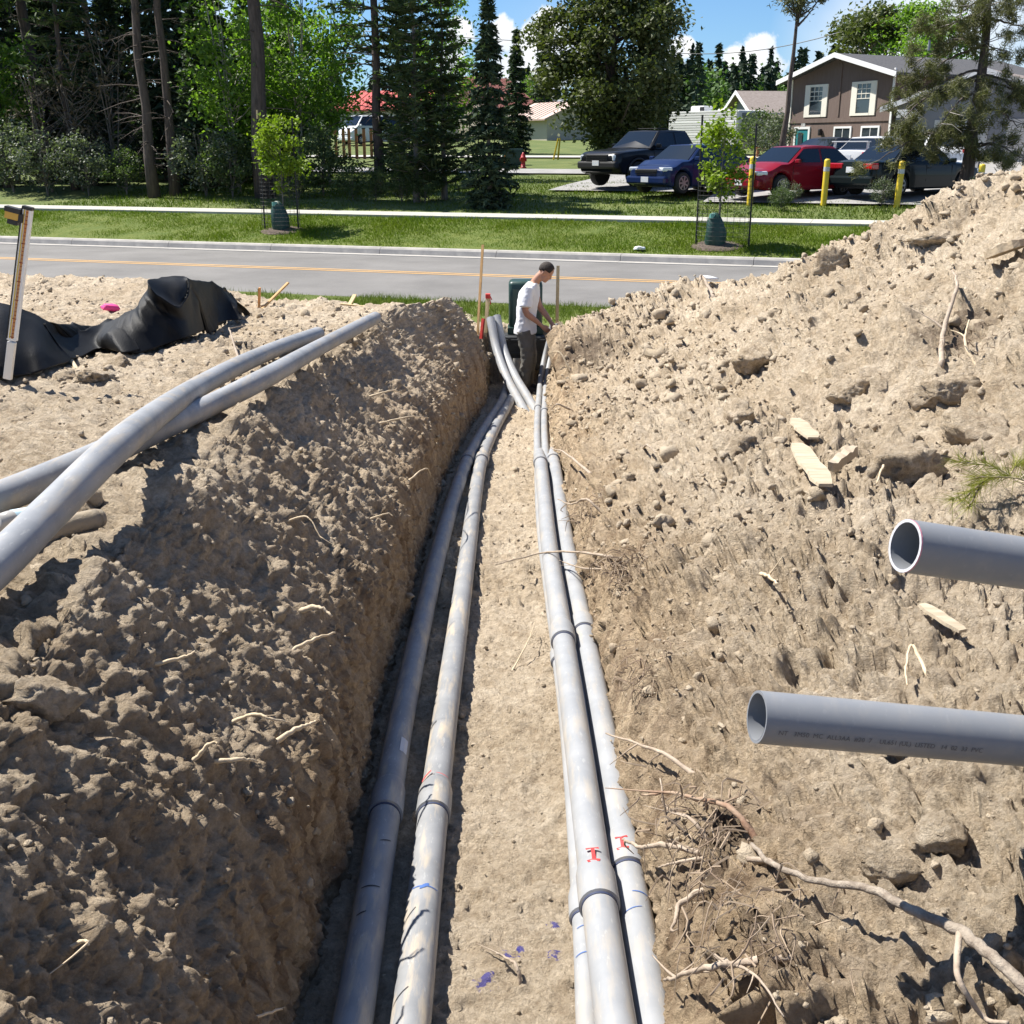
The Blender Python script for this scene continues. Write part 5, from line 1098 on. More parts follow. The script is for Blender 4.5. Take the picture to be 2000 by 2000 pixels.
# wing with a low roof and garage to the right of it
A2 = at(1742, 305, 57.0); B2 = at(2100, 300, 52.0)
w2, W2f = house('garage_wing', A2, B2, 9, 1.5, 2.9, 4.3, M_GSIDE, M_GREYR, 'low grey garage building behind the pine branches at the right', 'garage', over=.6, fascia=M_WTRIM)
for x in (W2f * .38, W2f * .78):
    gd = empty('tmp'); bpy.data.objects.remove(gd)
    for q in range(4): m = MB(); m.bbox((x, -.03, .32 + q * .56), (W2f * .3, .06, .545), .012); m.build('garage_door_panel', M_LSIDE, w2)
m = MB(); m.bbox((.9, -.9, 2.55), (1.1, .1, .35), .01); m.build('sign_board', M_WTRIM, w2)
# deep eave of the house on the far right
A3 = at(1905, 110, 40); 
h3, W3 = house('dark_gable', (A3.x + 4.6, A3.y + 4, 0), (A3.x + 11, A3.y + 1, 0), 10, 1.4, 4.6, 6.9, M_BROWN, M_SHING, 'dark roofed house at the right edge, screened by the pine', over=.7)
# white house with a grey brown roof
A = at(1415, 280, 80); B = at(1478, 280, 74)
h4, W4 = house('white_house', A, B, 16, 1.9, 2.5, 4.0, M_GSIDE, M_GREYR, 'small grey house with a white trimmed gable behind the trailer', over=.5, fascia=M_WTRIM)
m = MB(); m.box((W4 + .02, 3, 1.4), (.06, 5.5, 2.6)); m.build('side_wall', M_LSIDE, h4)
for y, x in ((6.5, W4 * .72), (9.5, W4 * .80)): m = MB(); m.lathe([(.12, 0), (.12, .9), (.18, .95), (.18, 1.1)], 10, (x, y, 2.9)); m.build('roof_vent', mat('galvanised', (0, 0, 0)), h4)
# travel trailer with corrugated sides
p = at(1300, 290, 60); q = at(1408, 290, 56); d = q - p; rz = math.atan2(d.y, d.x); Lr = 5.2
pp_ = at(1302, 290, 67); rv = empty('travel_trailer', (pp_.x, pp_.y, 2.15), R(-52), 'white corrugated travel trailer between the big tree and grey house', 'trailer')
m = MB(); m.bbox((Lr / 2, 1.2, 1.3), (Lr, 2.3, 2.0), .10); m.build('shell', M_WTRIM, rv)
for k in range(15): m = MB(); m.bbox((Lr / 2, .035, .42 + k * .13), (Lr * .97, .03, .10), .012); m.build('corrugation', M_LSIDE if k % 5 else M_WTRIM, rv)
m = MB(); m.bbox((Lr * .3, 1.1, 2.42), (1.0, .8, .36), .08); m.build('air_conditioner', M_WTRIM, rv)
m = MB(); m.bbox((Lr * .3 + .4, .68, 2.42), (.3, .06, .24), .02); m.build('vent_grille', M_TRIM, rv)
m = MB(); m.bbox((Lr * .62, 1.1, 2.34), (.5, .5, .14), .05); m.build('roof_vent', M_CREAM, rv)
m = MB(); m.bbox((Lr + .01, 1.2, 1.4), (.05, 1.7, 1.5), .03); m.build('rear_panel', M_GSIDE, rv)
for x in (1.6, 2.5):
    m = MB(); m.lathe([(.2, -.1), (.36, -.1), (.36, .1), (.2, .1)], 20, (x, .15, .36), Matrix.Rotation(R(90), 3, 'X')); m.build('wheel', M_TYRE, rv)
# cedar stair rail and deck
st = at(1480, 285, 61); dk = empty('wood_deck', (st.x, st.y, 1.55), .2, 'small red cedar deck and stair rail at the foot of the tall pine', 'deck')
for x in (0, .9, 1.8): m = MB(); m.box((x, 0, .5), (.1, .1, 1.0)); m.build('post', M_WOOD, dk)
m = MB(); m.box((.9, 0, .95), (2.0, .12, .06)); m.build('rail', M_WOOD, dk); m = MB(); m.box((.9, .5, .3), (2.2, 1.2, .08)); m.build('platform', M_WOOD, dk)
m = MB(); m.tube([(.2, -.05, .8), (1.9, -.05, 1.75)], .06, 5); m.build('stair_rail', M_LATH2, dk)
# red roofed buildings through the trees
def shed(name, px0, px1, prow, Y, eave_h, rise, depth, wallm, roofm, label, dY=2.0, doors=0):
    a = at(px0, prow, Y + dY); b = at(px1, prow, Y); zg_ = terr(uv_of(at((px0 + px1) / 2, prow, Y))[1]); d = b - a; L = Vector((d.x, d.y, 0)).length; rz = math.atan2(d.y, d.x)
    r_ = empty(name, (a.x, a.y, zg_), rz, label, 'building'); m = MB(); m.prism([(0, -.3), (depth, -.3), (depth, eave_h), (depth / 2, eave_h + rise), (0, eave_h)], 'x', 0, L); m.build('wall', wallm, r_)
    for s in (0, 1):
        y0 = -.5 if s == 0 else depth + .5; z0 = eave_h - rise * .5 / (depth / 2) + .02; y1, z1 = depth / 2, eave_h + rise + .02; m = MB()
        m.add([(-.4, y0, z0), (L + .4, y0, z0), (L + .4, y1, z1), (-.4, y1, z1), (-.4, y0, z0 + .12), (L + .4, y0, z0 + .12), (L + .4, y1, z1 + .12), (-.4, y1, z1 + .12)], [(3, 2, 1, 0), (4, 5, 6, 7), (0, 1, 5, 4), (1, 2, 6, 5), (2, 3, 7, 6), (3, 0, 4, 7)])
        ro = m.build('roof', roofm, r_); n = int(L / .6)
        if s == 0:
            for k in range(1, n): m = MB(); x = L * k / n; m.add([(x - .03, y0 + .02, z0 + .12), (x + .03, y0 + .02, z0 + .12), (x + .03, y1, z1 + .12), (x - .03, y1, z1 + .12), (x - .03, y0 + .02, z0 + .17), (x + .03, y0 + .02, z0 + .17), (x + .03, y1, z1 + .17), (x - .03, y1, z1 + .17)], [(4, 5, 6, 7), (0, 1, 5, 4), (1, 2, 6, 5), (2, 3, 7, 6), (3, 0, 4, 7)]); m.build('roof_rib', roofm, ro)
    for k in range(doors):
        m = MB(); m.box((L * (k + .5) / doors, -.03, 1.1), (L / doors * .55, .06, 2.2)); m.build('door', M_LSIDE, r_)
    return r_
shed('red_roof_shop', 660, 830, 250, 95, 2.5, 1.5, 9, M_LSIDE, M_REDR, 'long pale building with a bright red metal roof behind the pines', doors=3)
shed('rust_roof_house', 975, 1045, 255, 105, 2.6, 2.4, 8, M_TAN, M_RUST, 'house with a dull red roof behind the spruce', dY=-3)
shed('tan_roof_shed', 990, 1068, 263, 92, 1.7, 1.2, 6, M_TAN, M_TANR, 'low tan walled shed with a pale red metal roof', dY=5)
shed('grey_shed', 1040, 1075, 245, 120, 2.4, 1, 6, M_GSIDE, M_GSIDE, 'small grey shed beside the big leafy tree', dY=1)
# van beside the red roofed shop
v_ = at(722, 255, 88); vz = terr(uv_of(v_)[1])
car('white van in front of the red roofed building', 'van', Vector((v_.x, v_.y, vz)), (-.7, -.7), P_WHITE, L=4.8, Wd=1.95, belt=1.3, hoodf=1.15, hoodb=1.25, deck=1.4, nose=.8, roof=2.1, xA=1.9, xB=1.2, xC=-2.2, xD=-2.35, wb=2.9, wr=.34, hatch=True, name='van', group=None, xm=.3)
# post row (deck posts) left of centre
for k, x in enumerate((657, 672, 683, 697, 712, 726, 741)):
    p = at(x, 300, 66); z0 = terr(uv_of(p)[1]); r_ = empty('fence_post', (p.x, p.y, z0), 0, ['leftmost post of the orange brown row', 'second post of the orange brown row', 'third post of the orange brown row', 'middle post of the orange brown row', 'fifth post of the orange brown row', 'sixth post of the orange brown row', 'rightmost post of the orange brown row, by the dark trunk'][k] + ' beyond the lawn', 'post', 'row of orange brown posts')
    m = MB(); m.bbox((0, 0, .75), (.16, .16, 1.7), .02); m.build('shaft', M_WOOD, r_); m = MB(); m.bbox((0, 0, 1.63), (.2, .2, .06), .01); m.build('cap', M_TRIM, r_)
# hydrant, green box, marker
p = at(1022, 318, 54); z0 = terr(uv_of(p)[1]); hy = empty('fire_hydrant', (p.x, p.y, z0), 0, 'red fire hydrant on the lawn left of the pickup', 'hydrant'); M_HYD = mat('hydrant_red', (0.42, 0.02, 0.025), 0.5)
m = MB(); m.lathe([(.15, 0), (.15, .05), (.10, .06), (.10, .42), (.14, .43), (.14, .48), (.11, .50), (.10, .58), (.05, .64), (.04, .70)], 16); m.build('barrel', M_HYD, hy, smooth=True)
for s in (1, -1): m = MB(); m.lathe([(.06, 0), (.06, .13), (.07, .13), (.07, .16)], 10, (0, 0, .36), Matrix.Rotation(R(90) * s, 3, 'Y')); m.build('nozzle', M_HYD, hy)
p = at(1001, 300, 57); z0 = terr(uv_of(p)[1]); gb = empty('green_cabinet', (p.x, p.y, z0), .1, 'dark green ground cabinet on the lawn right of the spruce', 'cabinet'); m = MB(); m.bbox((0, 0, .38), (1.0, .7, .78), .04); m.build('housing', M_GREEN, gb); m = MB(); m.bbox((0, -.36, .36), (.8, .03, .6), .01); m.build('door', M_GREEN, gb)
p = at(985, 312, 55); z0 = terr(uv_of(p)[1]); mk = empty('marker_post', (p.x, p.y, z0), 0, 'slim orange marker post beside the green cabinet', 'post'); m = MB(); m.bbox((0, 0, .4), (.09, .03, .85), .01); m.build('blade', M_ORANGE, mk); m = MB(); m.box((0, 0, .78), (.095, .036, .08)); m.build('band', M_WTRIM, mk)
for k, (x, lab) in enumerate(((1081, 'left'), (1090, 'right'))):
    p = at(x, 280, 62); z0 = terr(uv_of(p)[1]); b = MB(); b.tube([(0, 0, 0), (.25 if k == 0 else .1, 0, 1.1)], .05, 6); o = b.build('guy_marker', M_BOLL); o.location = (p.x, p.y, z0); tag(o, lab + ' one of two leaning yellow guy wire guards by the leafy tree', 'marker')
o = crumple('boulder', park(1172, 322, 46) + Vector((0, 0, .1)), (.35, .25, .2), mat('dark_rock', (0.06, 0.055, 0.05), .9, (.12, .11, .1), 6, .5, 20), 'dark boulder on the lawn left of the pickup', 'boulder', 9)
# utility pole and wire
p = at(1728, 60, 90); pl = empty('utility_pole', (p.x, p.y, 3.0), 0, 'wooden utility pole rising behind the brown house roof', 'pole'); m = MB(); m.tube([(0, 0, 0), (.35, 0, 9.6)], [.16, .11], 8); m.build('shaft', mat('pole_wood', (0.20, 0.13, 0.09), .9), pl)
m = MB(); m.box((.33, 0, 9.0), (1.6, .1, .12)); m.build('crossarm', mat('pole_wood', (0, 0, 0)), pl)
m = MB(); a, b = Vector((p.x + .33, p.y, 12.0)), at(1250, 95, 100); m.tube([a.lerp(b, t) - Vector((0, 0, 2.2 * 4 * t * (1 - t) * .6)) for t in np.linspace(0, 1, 16)] + [at(700, 60, 110)], .03, 4); o = m.build('power_line', M_TRIM); tag(o, 'thin power line sagging across the sky right of the leafy tree', 'wire')
# ------------------------------------------------------------------ person standing in the trench
def person():
    base = at(1030, 762, 14.66); base.z = gz(base.x, base.y); X0 = Vector((base.x, base.y, base.z))
    M_SKIN = mat('skin', (0.40, 0.20, 0.125), 0.55, (0.46, 0.24, 0.16), 10); M_SHIRT = mat('white_cotton', (0.74, 0.74, 0.75), 0.9, (0.80, 0.80, 0.81), 6, 0.25, 25); M_PANT = mat('olive_grey_cloth', (0.115, 0.108, 0.094), 0.95, (0.165, 0.155, 0.135), 5, 0.5, 22); M_HAIR = mat('dark_brown_hair', (0.020, 0.013, 0.010), 0.8, (0.035, 0.024, 0.018), 40, 0.4, 60); M_BOOT = mat('dusty_boot', (0.05, 0.04, 0.032), 0.9)
    root = empty('person', X0, R(-14), 'person in a white t-shirt and grey trousers standing in the trench, head bowed', 'person')
    # local frame: +x = facing, +y = person's left, z up
    def blob(rings, n=16):
        """rings: (centre, half x, half y, tilt) stacked"""
        m = MB(); V = []; k = len(rings)
        for (c, rx, ry) in rings:
            for j in range(n):
                t = 2 * math.pi * j / n; V.append((c[0] + rx * math.cos(t), c[1] + ry * math.sin(t), c[2]))
        m.add(V, [(i * n + j, i * n + (j + 1) % n, (i + 1) * n + (j + 1) % n, (i + 1) * n + j) for i in range(k - 1) for j in range(n)] + [tuple(range(n))[::-1], tuple(range((k - 1) * n, k * n))]); return m
    def limb(m, pts, rad, n=12): return m.tube(smooth_path(pts, len(rad)), rad, n)
    def fin(m, name, mt, vox, sm=6):
        o = m.build(name, mt, root); r_ = o.modifiers.new('weld', 'REMESH'); r_.mode = 'VOXEL'; r_.voxel_size = vox; r_.use_smooth_shade = True
        s = o.modifiers.new('soft', 'SMOOTH'); s.factor = .5; s.iterations = sm; return o
    # body (skin) ------------------------------------------------
    hip, sh = Vector((-.02, 0, .93)), Vector((.04, 0, 1.40)); neck = Vector((.12, 0, 1.49)); head = Vector((.235, 0, 1.60))
    body = blob([((-.03, 0, .80), .09, .13), ((-.03, 0, .92), .105, .155), ((-.01, 0, 1.05), .095, .14), ((.01, 0, 1.2), .11, .16), ((.03, 0, 1.34), .105, .18), ((.06, 0, 1.43), .07, .12), ((.09, 0, 1.47), .055, .06)])
    limb(body, [(.055, 0, 1.40), (.12, 0, 1.50), (.19, 0, 1.57)], [.062, .058, .056, .056])
    # head: skull, jaw, nose, brow, ears; pitched well forward
    hm = Matrix.Rotation(R(38), 3, 'Y')
    V, F_ = ICO3
    def hv(c, sc, m=body):
        c = Vector(c); m.add([head + hm @ (Vector((v[0] * sc[0], v[1] * sc[1], v[2] * sc[2])) + c) for v in V], [tuple(f) for f in F_])
    hv((0, 0, .03), (.097, .076, .095)); hv((.03, 0, -.05), (.068, .058, .072)); hv((.062, 0, -.095), (.032, .03, .025)); hv((.098, 0, -.025), (.020, .013, .022)); hv((.085, 0, .012), (.018, .045, .012)); hv((.083, 0, -.068), (.016, .024, .010))
    for s in (1, -1): hv((-.008, s * .076, -.02), (.018, .012, .032))
    # arms: right (near, y<0) hangs and reaches forward to the pipes, left is further in front
    for s in (-1, 1):
        shd = Vector((.045, s * .185, 1.385)); elb = Vector((.03 if s < 0 else .12, s * .235, 1.10)); wr_ = Vector((.22 if s < 0 else .30, s * .12, .915)); 
        limb(body, [shd, (shd + elb) / 2 + Vector((-.015, s * .012, 0)), elb, (elb + wr_) / 2 + Vector((0, s * .012, .005)), wr_], [.062, .056, .050, .046, .043, .044, .042, .036, .030, .027])
        # hand gripping: palm and five fingers curled round a 7 cm pipe
        d = (wr_ - elb).normalized(); side = Vector((0, -s, 0)); up = d.cross(side).normalized(); palm = wr_ + d * .045
        limb(body, [wr_, palm, wr_ + d * .085], [.027, .033, .036, .033])
        for q in range(4):
            o_ = (q - 1.5) * .019; b_ = wr_ + d * .082 + up * o_; L = (.036, .042, .040, .032)[q]
            limb(body, [b_, b_ + d * L * .8 + side * .006, b_ + d * L * 1.05 + side * .030, b_ + d * L * .55 + side * .052], [.0105, .0105, .010, .0095, .009, .008], 8)
        b_ = wr_ + d * .03 + up * .028; limb(body, [b_, b_ + d * .028 + up * .014 + side * .018, b_ + d * .05 + up * .006 + side * .042], [.0125, .0115, .0105, .009], 8)
    # legs under the cloth
    for s in (-1, 1): limb(body, [(-.03, s * .085, .86), (.01, s * .095, .48), (-.03, s * .10, .08)], [.085, .075, .062, .056, .05, .04])
    fin(body, 'body', M_SKIN, .009, 4)
    # t-shirt ------------------------------------------------------
    sh_ = blob([((-.035, 0, .79), .148, .195), ((-.03, 0, .86), .145, .192), ((-.02, 0, .98), .132, .178), ((-.01, 0, 1.10), .132, .178), ((.005, 0, 1.22), .138, .192), ((.02, 0, 1.34), .130, .205), ((.05, 0, 1.42), .098, .165), ((.075, 0, 1.465), .075, .085)])
    for s in (-1, 1): limb(sh_, [(.04, s * .165, 1.40), (.035, s * .215, 1.29), (.028, s * .245, 1.165)], [.085, .082, .080, .083, .088])
    o = fin(sh_, 'tshirt', M_SHIRT, .012, 4)
    tx = bpy.data.textures.new('folds', 'CLOUDS'); tx.noise_scale = .11; dm = o.modifiers.new('folds', 'DISPLACE'); dm.texture = tx; dm.strength = .030; dm.mid_level = .5
    # trousers -----------------------------------------------------
    pn = blob([((-.03, 0, .72), .115, .155), ((-.03, 0, .82), .125, .168), ((-.03, 0, .93), .118, .165)])
    for s in (-1, 1): limb(pn, [(-.03, s * .085, .84), (.0, s * .09, .64), (.02, s * .098, .46), (-.01, s * .10, .26), (-.035, s * .10, .05)], [.112, .104, .098, .092, .088, .084, .082, .082, .080, .084])
    o = fin(pn, 'trousers', M_PANT, .012, 4); dm = o.modifiers.new('folds', 'DISPLACE'); tx2 = bpy.data.textures.new('creases', 'CLOUDS'); tx2.noise_scale = .07; dm.texture = tx2; dm.strength = .028; dm.mid_level = .5
    # short hair as a cap over the skull ---------------------------
    hr = MB(); vs = []
    keep = {}
    for i, v in enumerate(V):
        if v[2] > -.25 - .55 * max(0, -v[0]) + .75 * max(0, v[0] - .35) and not (v[0] > .72): keep[i] = len(vs); vs.append(head + hm @ (Vector((v[0] * .106, v[1] * .085, v[2] * .104)) + Vector((-.004, 0, .034))))
    hr.add(vs, [tuple(keep[q] for q in f) for f in F_ if all(q in keep for q in f)]); o = hr.build('hair', M_HAIR, root, smooth=True); sd_ = o.modifiers.new('thick', 'SOLIDIFY'); sd_.thickness = .012
    for s in (-1, 1):
        bt_ = MB(); limb(bt_, [(-.09, s * .10, .045), (0.0, s * .10, .05), (.10, s * .105, .04), (.17, s * .105, .03)], [.05, .055, .052, .046, .042, .026]); limb(bt_, [(-.045, s * .10, .05), (-.05, s * .10, .15)], [.055, .055, .052]); fin(bt_, 'boot', M_BOOT, .012, 3)
        for q in bt_.v[:0]: pass
person()
# ------------------------------------------------------------------ vegetation
def leaf_quads(c, size, rng, asp=.55, up=.35, dirs=None):
    n = len(c); nr = rng.normal(0, 1, (n, 3)); nr[:, 2] += up * 2; nr /= np.linalg.norm(nr, axis=1, keepdims=True)
    t = rng.normal(0, 1, (n, 3)) if dirs is None else dirs + rng.normal(0, .25, (n, 3)); t -= nr * (t * nr).sum(1, keepdims=True); t /= np.maximum(np.linalg.norm(t, axis=1, keepdims=True), 1e-6); b = np.cross(nr, t)
    s = (size * rng.uniform(.65, 1.25, n))[:, None]; V = np.stack([c - t * s, c + b * s * asp + nr * s * .15, c + t * s, c - b * s * asp + nr * s * .15], 1).reshape(-1, 3)
    return V, np.arange(4 * n).reshape(n, 4)
M_BARKP = mat('pine_bark', (0.055, 0.042, 0.035), 0.95, (0.115, 0.090, 0.075), 5, 0.9, 18, stretch=(3, 3, .5)); M_BARKG = mat('grey_bark', (0.13, 0.115, 0.10), 0.95, (0.21, 0.19, 0.165), 7, 0.8, 20, stretch=(3, 3, .5)); M_BARKA = mat('aspen_bark', (0.34, 0.32, 0.27), 0.9, (0.20, 0.19, 0.16), 4, .3, 20)
M_DEAD = mat('dead_twigs', (0.12, 0.10, 0.085), 1.0, island=(0.21, 0.185, 0.16))
L_SPR = mat('spruce_needles', (0.022, 0.046, 0.024), .8, island=(0.060, 0.092, 0.042), trans=.15); L_PINE = mat('pine_needles', (0.040, 0.070, 0.024), .75, island=(0.100, 0.135, 0.050), trans=.3)
L_OLIVE = mat('olive_needles', (0.080, 0.085, 0.030), .75, island=(0.150, 0.150, 0.060), trans=.2); L_ASP = mat('aspen_leaves', (0.085, 0.165, 0.022), .55, island=(0.175, 0.275, 0.045), trans=.5); L_SAP = mat('sapling_leaves', (0.12, 0.19, 0.015), .55, island=(0.23, 0.30, 0.03), trans=.38, spec=.3)
L_BIG = mat('bronze_green_leaves', (0.055, 0.070, 0.020), .6, island=(0.115, 0.135, 0.042), trans=.25); L_BUSH = mat('shrub_leaves', (0.045, 0.075, 0.025), .6, island=(0.110, 0.150, 0.055), trans=.35); L_GREY = mat('silvery_shrub_leaves', (0.065, 0.085, 0.055), .6, island=(0.150, 0.175, 0.12), trans=.3)
L_FAR = mat('far_conifers', (0.022, 0.042, 0.022), .9, island=(0.045, 0.070, 0.035)); L_FARG = mat('far_broadleaf', (0.065, 0.125, 0.030), .8, island=(0.105, 0.180, 0.05), trans=.2)
def trunk_mesh(m, H, r, lean=(0, 0), n=10, seg=12, rr=None, top=.12):
    P = [Vector((lean[0] * (t ** 1.3) * H, lean[1] * (t ** 1.3) * H, -.25 + t * (H + .25))) + (Vector((rr.gauss(0, r * .25), rr.gauss(0, r * .25), 0)) if rr and 0 < t < 1 else Vector()) for t in np.linspace(0, 1, seg)]
    m.tube(P, [r * (1.35 if i == 0 else 1.12 if i == 1 else 1) * (1 - (1 - top) * (i / (seg - 1)) ** 1.1) for i in range(seg)], n); return P
def conifer(H, rad, z0, nlev, nb, per, size, needles, bark, seed, r=.14, droop=.35, shape=.85, name='spruce_tree', lean=(0, 0), asp=.22, dead=0, rise=0.0, wood=True, minlen=.15, gap=0.0):
    rng = np.random.default_rng(seed); rr = random.Random(seed); root = empty(name); m = MB(); P = trunk_mesh(m, H, r, lean, rr=rr); C_, D_ = [], []
    for k in range(nlev):
        t = (k + rr.random()) / nlev; z = z0 + (H - z0) * t; Lm = max(minlen, rad * (1 - t) ** shape * (1 if t > .12 else .75 + 2 * t)); nb_ = max(3, int(nb * (1 - .5 * t)))
        a0 = rr.uniform(0, 6.28); cx, cy = lean[0] * (z / H) ** 1.3 * H, lean[1] * (z / H) ** 1.3 * H
        for q in range(nb_):
            if rr.random() < gap: continue
            a = a0 + 6.283 * q / nb_ + rr.uniform(-.3, .3); L = Lm * rr.uniform(.65, 1.15); d = np.array([math.cos(a), math.sin(a), 0.0]); s = np.sort(rng.uniform(.12, 1, per)) ** .8
            base = np.array([cx, cy, z]); zz = rise * L * s - droop * L * s ** 1.6 + .08 * L * s ** 4; side = np.array([-d[1], d[0], 0]); lat = rng.uniform(-1, 1, per) * .34 * L * (1.05 - s)
            pts = base + d[None] * (L * s)[:, None] + side[None] * lat[:, None]; pts[:, 2] += zz - .25 * np.abs(lat) + rng.normal(0, .03, per); C_.append(pts)
            dd = d[None] * .8 + side[None] * np.sign(lat)[:, None] * .8; dd = np.repeat(dd, 1, 0); dd[:, 2] = -droop * .7 + rise * .5; D_.append(dd)
            if wood: e = base + d * L * .85; m.tube([Vector(base), Vector(base + d * L * .45 + np.array([0, 0, rise * L * .45 - droop * L * .25])), Vector(e + np.array([0, 0, rise * L * .85 - droop * L * .75]))], [r * .16 + .004, r * .1 + .003, .004], 4, cap=False)
    for k in range(dead):   # bare lower branches
        z = rr.uniform(.12, .9) * max(z0, .4 * H); a = rr.uniform(0, 6.28); L = rr.uniform(.5, 1.3) * rad * .7; d = Vector((math.cos(a), math.sin(a), rr.uniform(-.4, .15))); b = Vector((0, 0, z)); e = b + d * L; m.tube([b, b + d * L * .5 + Vector((0, 0, .06)), e], [.02, .014, .005], 4, cap=False)
        for f in range(3): t = rr.uniform(.3, .9); q = b + d * L * t; m.tube([q, q + Vector((rr.uniform(-.4, .4), rr.uniform(-.4, .4), rr.uniform(-.3, .2))) * L * .6], [.008, .003], 3, cap=False)
    m.build('trunk', bark, root, flip=False, smooth=True)
    V, F_ = leaf_quads(np.concatenate(C_), size, rng, asp, .6, np.concatenate(D_)); mesh_np('crown', V, F_, needles, root); return root
def broadleaf(H, rx, rz, zc, nleaf, size, leaves, bark, seed, r=.12, name='leafy_tree', limbs=14, clump=.35, ncl=60, flat=0, lean=(0, 0), stems=1, asp=.6, lowz=None, shell=.5):
    rng = np.random.default_rng(seed); rr = random.Random(seed); root = empty(name); m = MB(); cl = []
    for s in range(stems):
        ln = (lean[0] + rr.uniform(-.12, .12) * (stems > 1), lean[1] + rr.uniform(-.12, .12) * (stems > 1)); trunk_mesh(m, min(H, zc + rz * .75), r * (1 if stems == 1 else rr.uniform(.6, 1)), ln, 8, 9, rr)
    for k in range(ncl):
        v = rng.normal(0, 1, 3); v /= np.linalg.norm(v); q = rng.uniform(shell, 1) ** .6; lump = 1 + .18 * math.sin(3 * math.atan2(v[1], v[0]) + seed) + .12 * math.sin(5 * v[2] * 2 + seed); p = np.array([v[0] * rx * q * lump, v[1] * rx * q * lump, zc + v[2] * rz * q])
        if lowz is not None: p[2] = max(p[2], lowz + rng.uniform(0, .4))
        p[:2] += np.array(lean) * p[2] * .8; cl.append(p)
    for k in range(limbs):
        e = Vector(cl[k % len(cl)]); zb = max(.25 * zc, e.z - rr.uniform(.4, .9) * math.hypot(e.x, e.y) - .2); b = Vector((lean[0] * zb, lean[1] * zb, zb)); mid = b.lerp(e, .5) + Vector((0, 0, -.08 * rx)); m.tube(smooth_path([b, mid, e], 6), [r * .42, r * .34, r * .26, r * .18, r * .12, .006], 5, cap=False)
    m.build('trunk', bark, root, flip=False, smooth=True)
    cl = np.array(cl); w = rng.uniform(.4, 1.6, len(cl)); k = rng.choice(len(cl), nleaf, p=w / w.sum()); c = cl[k] + rng.normal(0, 1, (nleaf, 3)) * clump * np.array([1, 1, .7]) * rng.uniform(.5, 1.1, (len(cl), 1))[k]
    V, F_ = leaf_quads(c, size, rng, asp, .5); mesh_np('crown', V, F_, leaves, root); return root
def place(root, loc, label, cat='tree', group=None, rz=0, sc=1.0):
    root.location = loc; root.rotation_euler = (0, 0, rz); root.scale = (sc, sc, sc); return tag(root, label, cat, group)
def dup(root, loc, label, cat='tree', group=None, rz=0, sc=1.0):
    r_ = root.copy(); C.objects.link(r_)
    for ch in root.children: c = ch.copy(); C.objects.link(c); c.parent = r_
    return place(r_, loc, label, cat, group, rz, sc)
def gpt(px, Y, row=380):
    if px < 960: Y = Y * VX.y / ((px - 1000) / F / .985 * VX.x + VX.y) + .35   # rows of trees follow the street
    p = at(px, row, Y); return Vector((p.x, p.y, terr(uv_of(p)[1])))
GW = 'trees of the wood on the left'
# tall pines of the wood: long bare trunks, crowns high above
pineA = conifer(17, 2.0, 7.0, 26, 7, 16, .30, L_PINE, M_BARKP, 11, r=.17, droop=.1, rise=.15, name='tall_pine', lean=(-.012, 0), dead=26, asp=.16)
place(pineA, gpt(303, 34.5, 395), 'tall pine with a bare grey trunk, left one of the near pair', group=GW)
dup(pineA, gpt(344, 35.2, 395), 'tall pine with a bare grey trunk, right one of the near pair', group=GW, rz=2.1, sc=.97)
pineB = conifer(18, 2.4, 7.5, 24, 7, 16, .32, L_PINE, M_BARKP, 12, r=.27, droop=.1, rise=.12, name='tall_pine', dead=12, asp=.16)
place(pineB, gpt(520, 35.0, 395), 'thickest dark pine trunk, right behind the caged left sapling', group=GW)
pineC = conifer(15, 2.2, 4.2, 24, 7, 16, .28, L_PINE, M_BARKP, 13, r=.17, droop=.15, rise=.1, name='tall_pine', dead=34, asp=.16, gap=.2)
place(pineC, gpt(742, 37.0, 355), 'dark straight pine trunk standing clear left of the bushy pines', group=GW)
ORD = ['first', 'second', 'third', 'fourth', 'fifth', 'sixth', 'seventh', 'eighth', 'ninth', 'tenth', 'eleventh', 'twelfth', 'thirteenth', 'fourteenth', 'fifteenth', 'sixteenth', 'seventeenth']
SL = (20, 95, 150, 205, 60, 180, 300, -60, 130, 350, 570)
k = 0
for (x, Y, sc) in ((20, 37, .9), (95, 39, 1.0), (150, 36.5, .8), (205, 41, 1.05), (60, 45, 1.1), (180, 47, 1.1), (300, 46, 1.0), (-60, 38, 1), (130, 53, 1.1), (350, 55, 1.1), (570, 50, 1.0)):
    dup((pineA, pineB, pineC)[k % 3], gpt(x, Y, 385), 'slender dark pine deeper in the left wood, ' + ORD[sum(1 for q in SL if q < x)] + ' from the left', group='slender pines deeper in the left wood', rz=k * 1.7, sc=sc); k += 1
# dark bushy young conifers filling the wood below the crowns
yc = conifer(7.5, 1.7, .25, 30, 9, 16, .26, L_SPR, M_BARKG, 21, r=.09, droop=.30, name='young_conifer', dead=8, asp=.26); first = True
YL = (-40, 40, 120, 190, 240, 330, 400, 445, 80, 280, 420, 160, 370, 500, 560)
for i, (x, Y, sc) in enumerate(((-40, 37, 1), (40, 40, 1.1), (120, 42, 1.2), (190, 38.5, .9), (240, 44, 1.2), (330, 42, 1.2), (400, 37, .8), (445, 40, 1.0), (80, 48, 1.4), (280, 50, 1.4), (420, 48, 1.3), (160, 45, 1.3), (370, 47, 1.3), (500, 43, 1.0), (560, 42, .9))):
    fn = place if first else dup; fn(yc, gpt(x, Y, 385), 'dark young conifer in the shade of the left wood, ' + ORD[sum(1 for q in YL if q < x)] + ' from the left', group='young conifers in the left wood', rz=i * 1.3, sc=sc); first = False
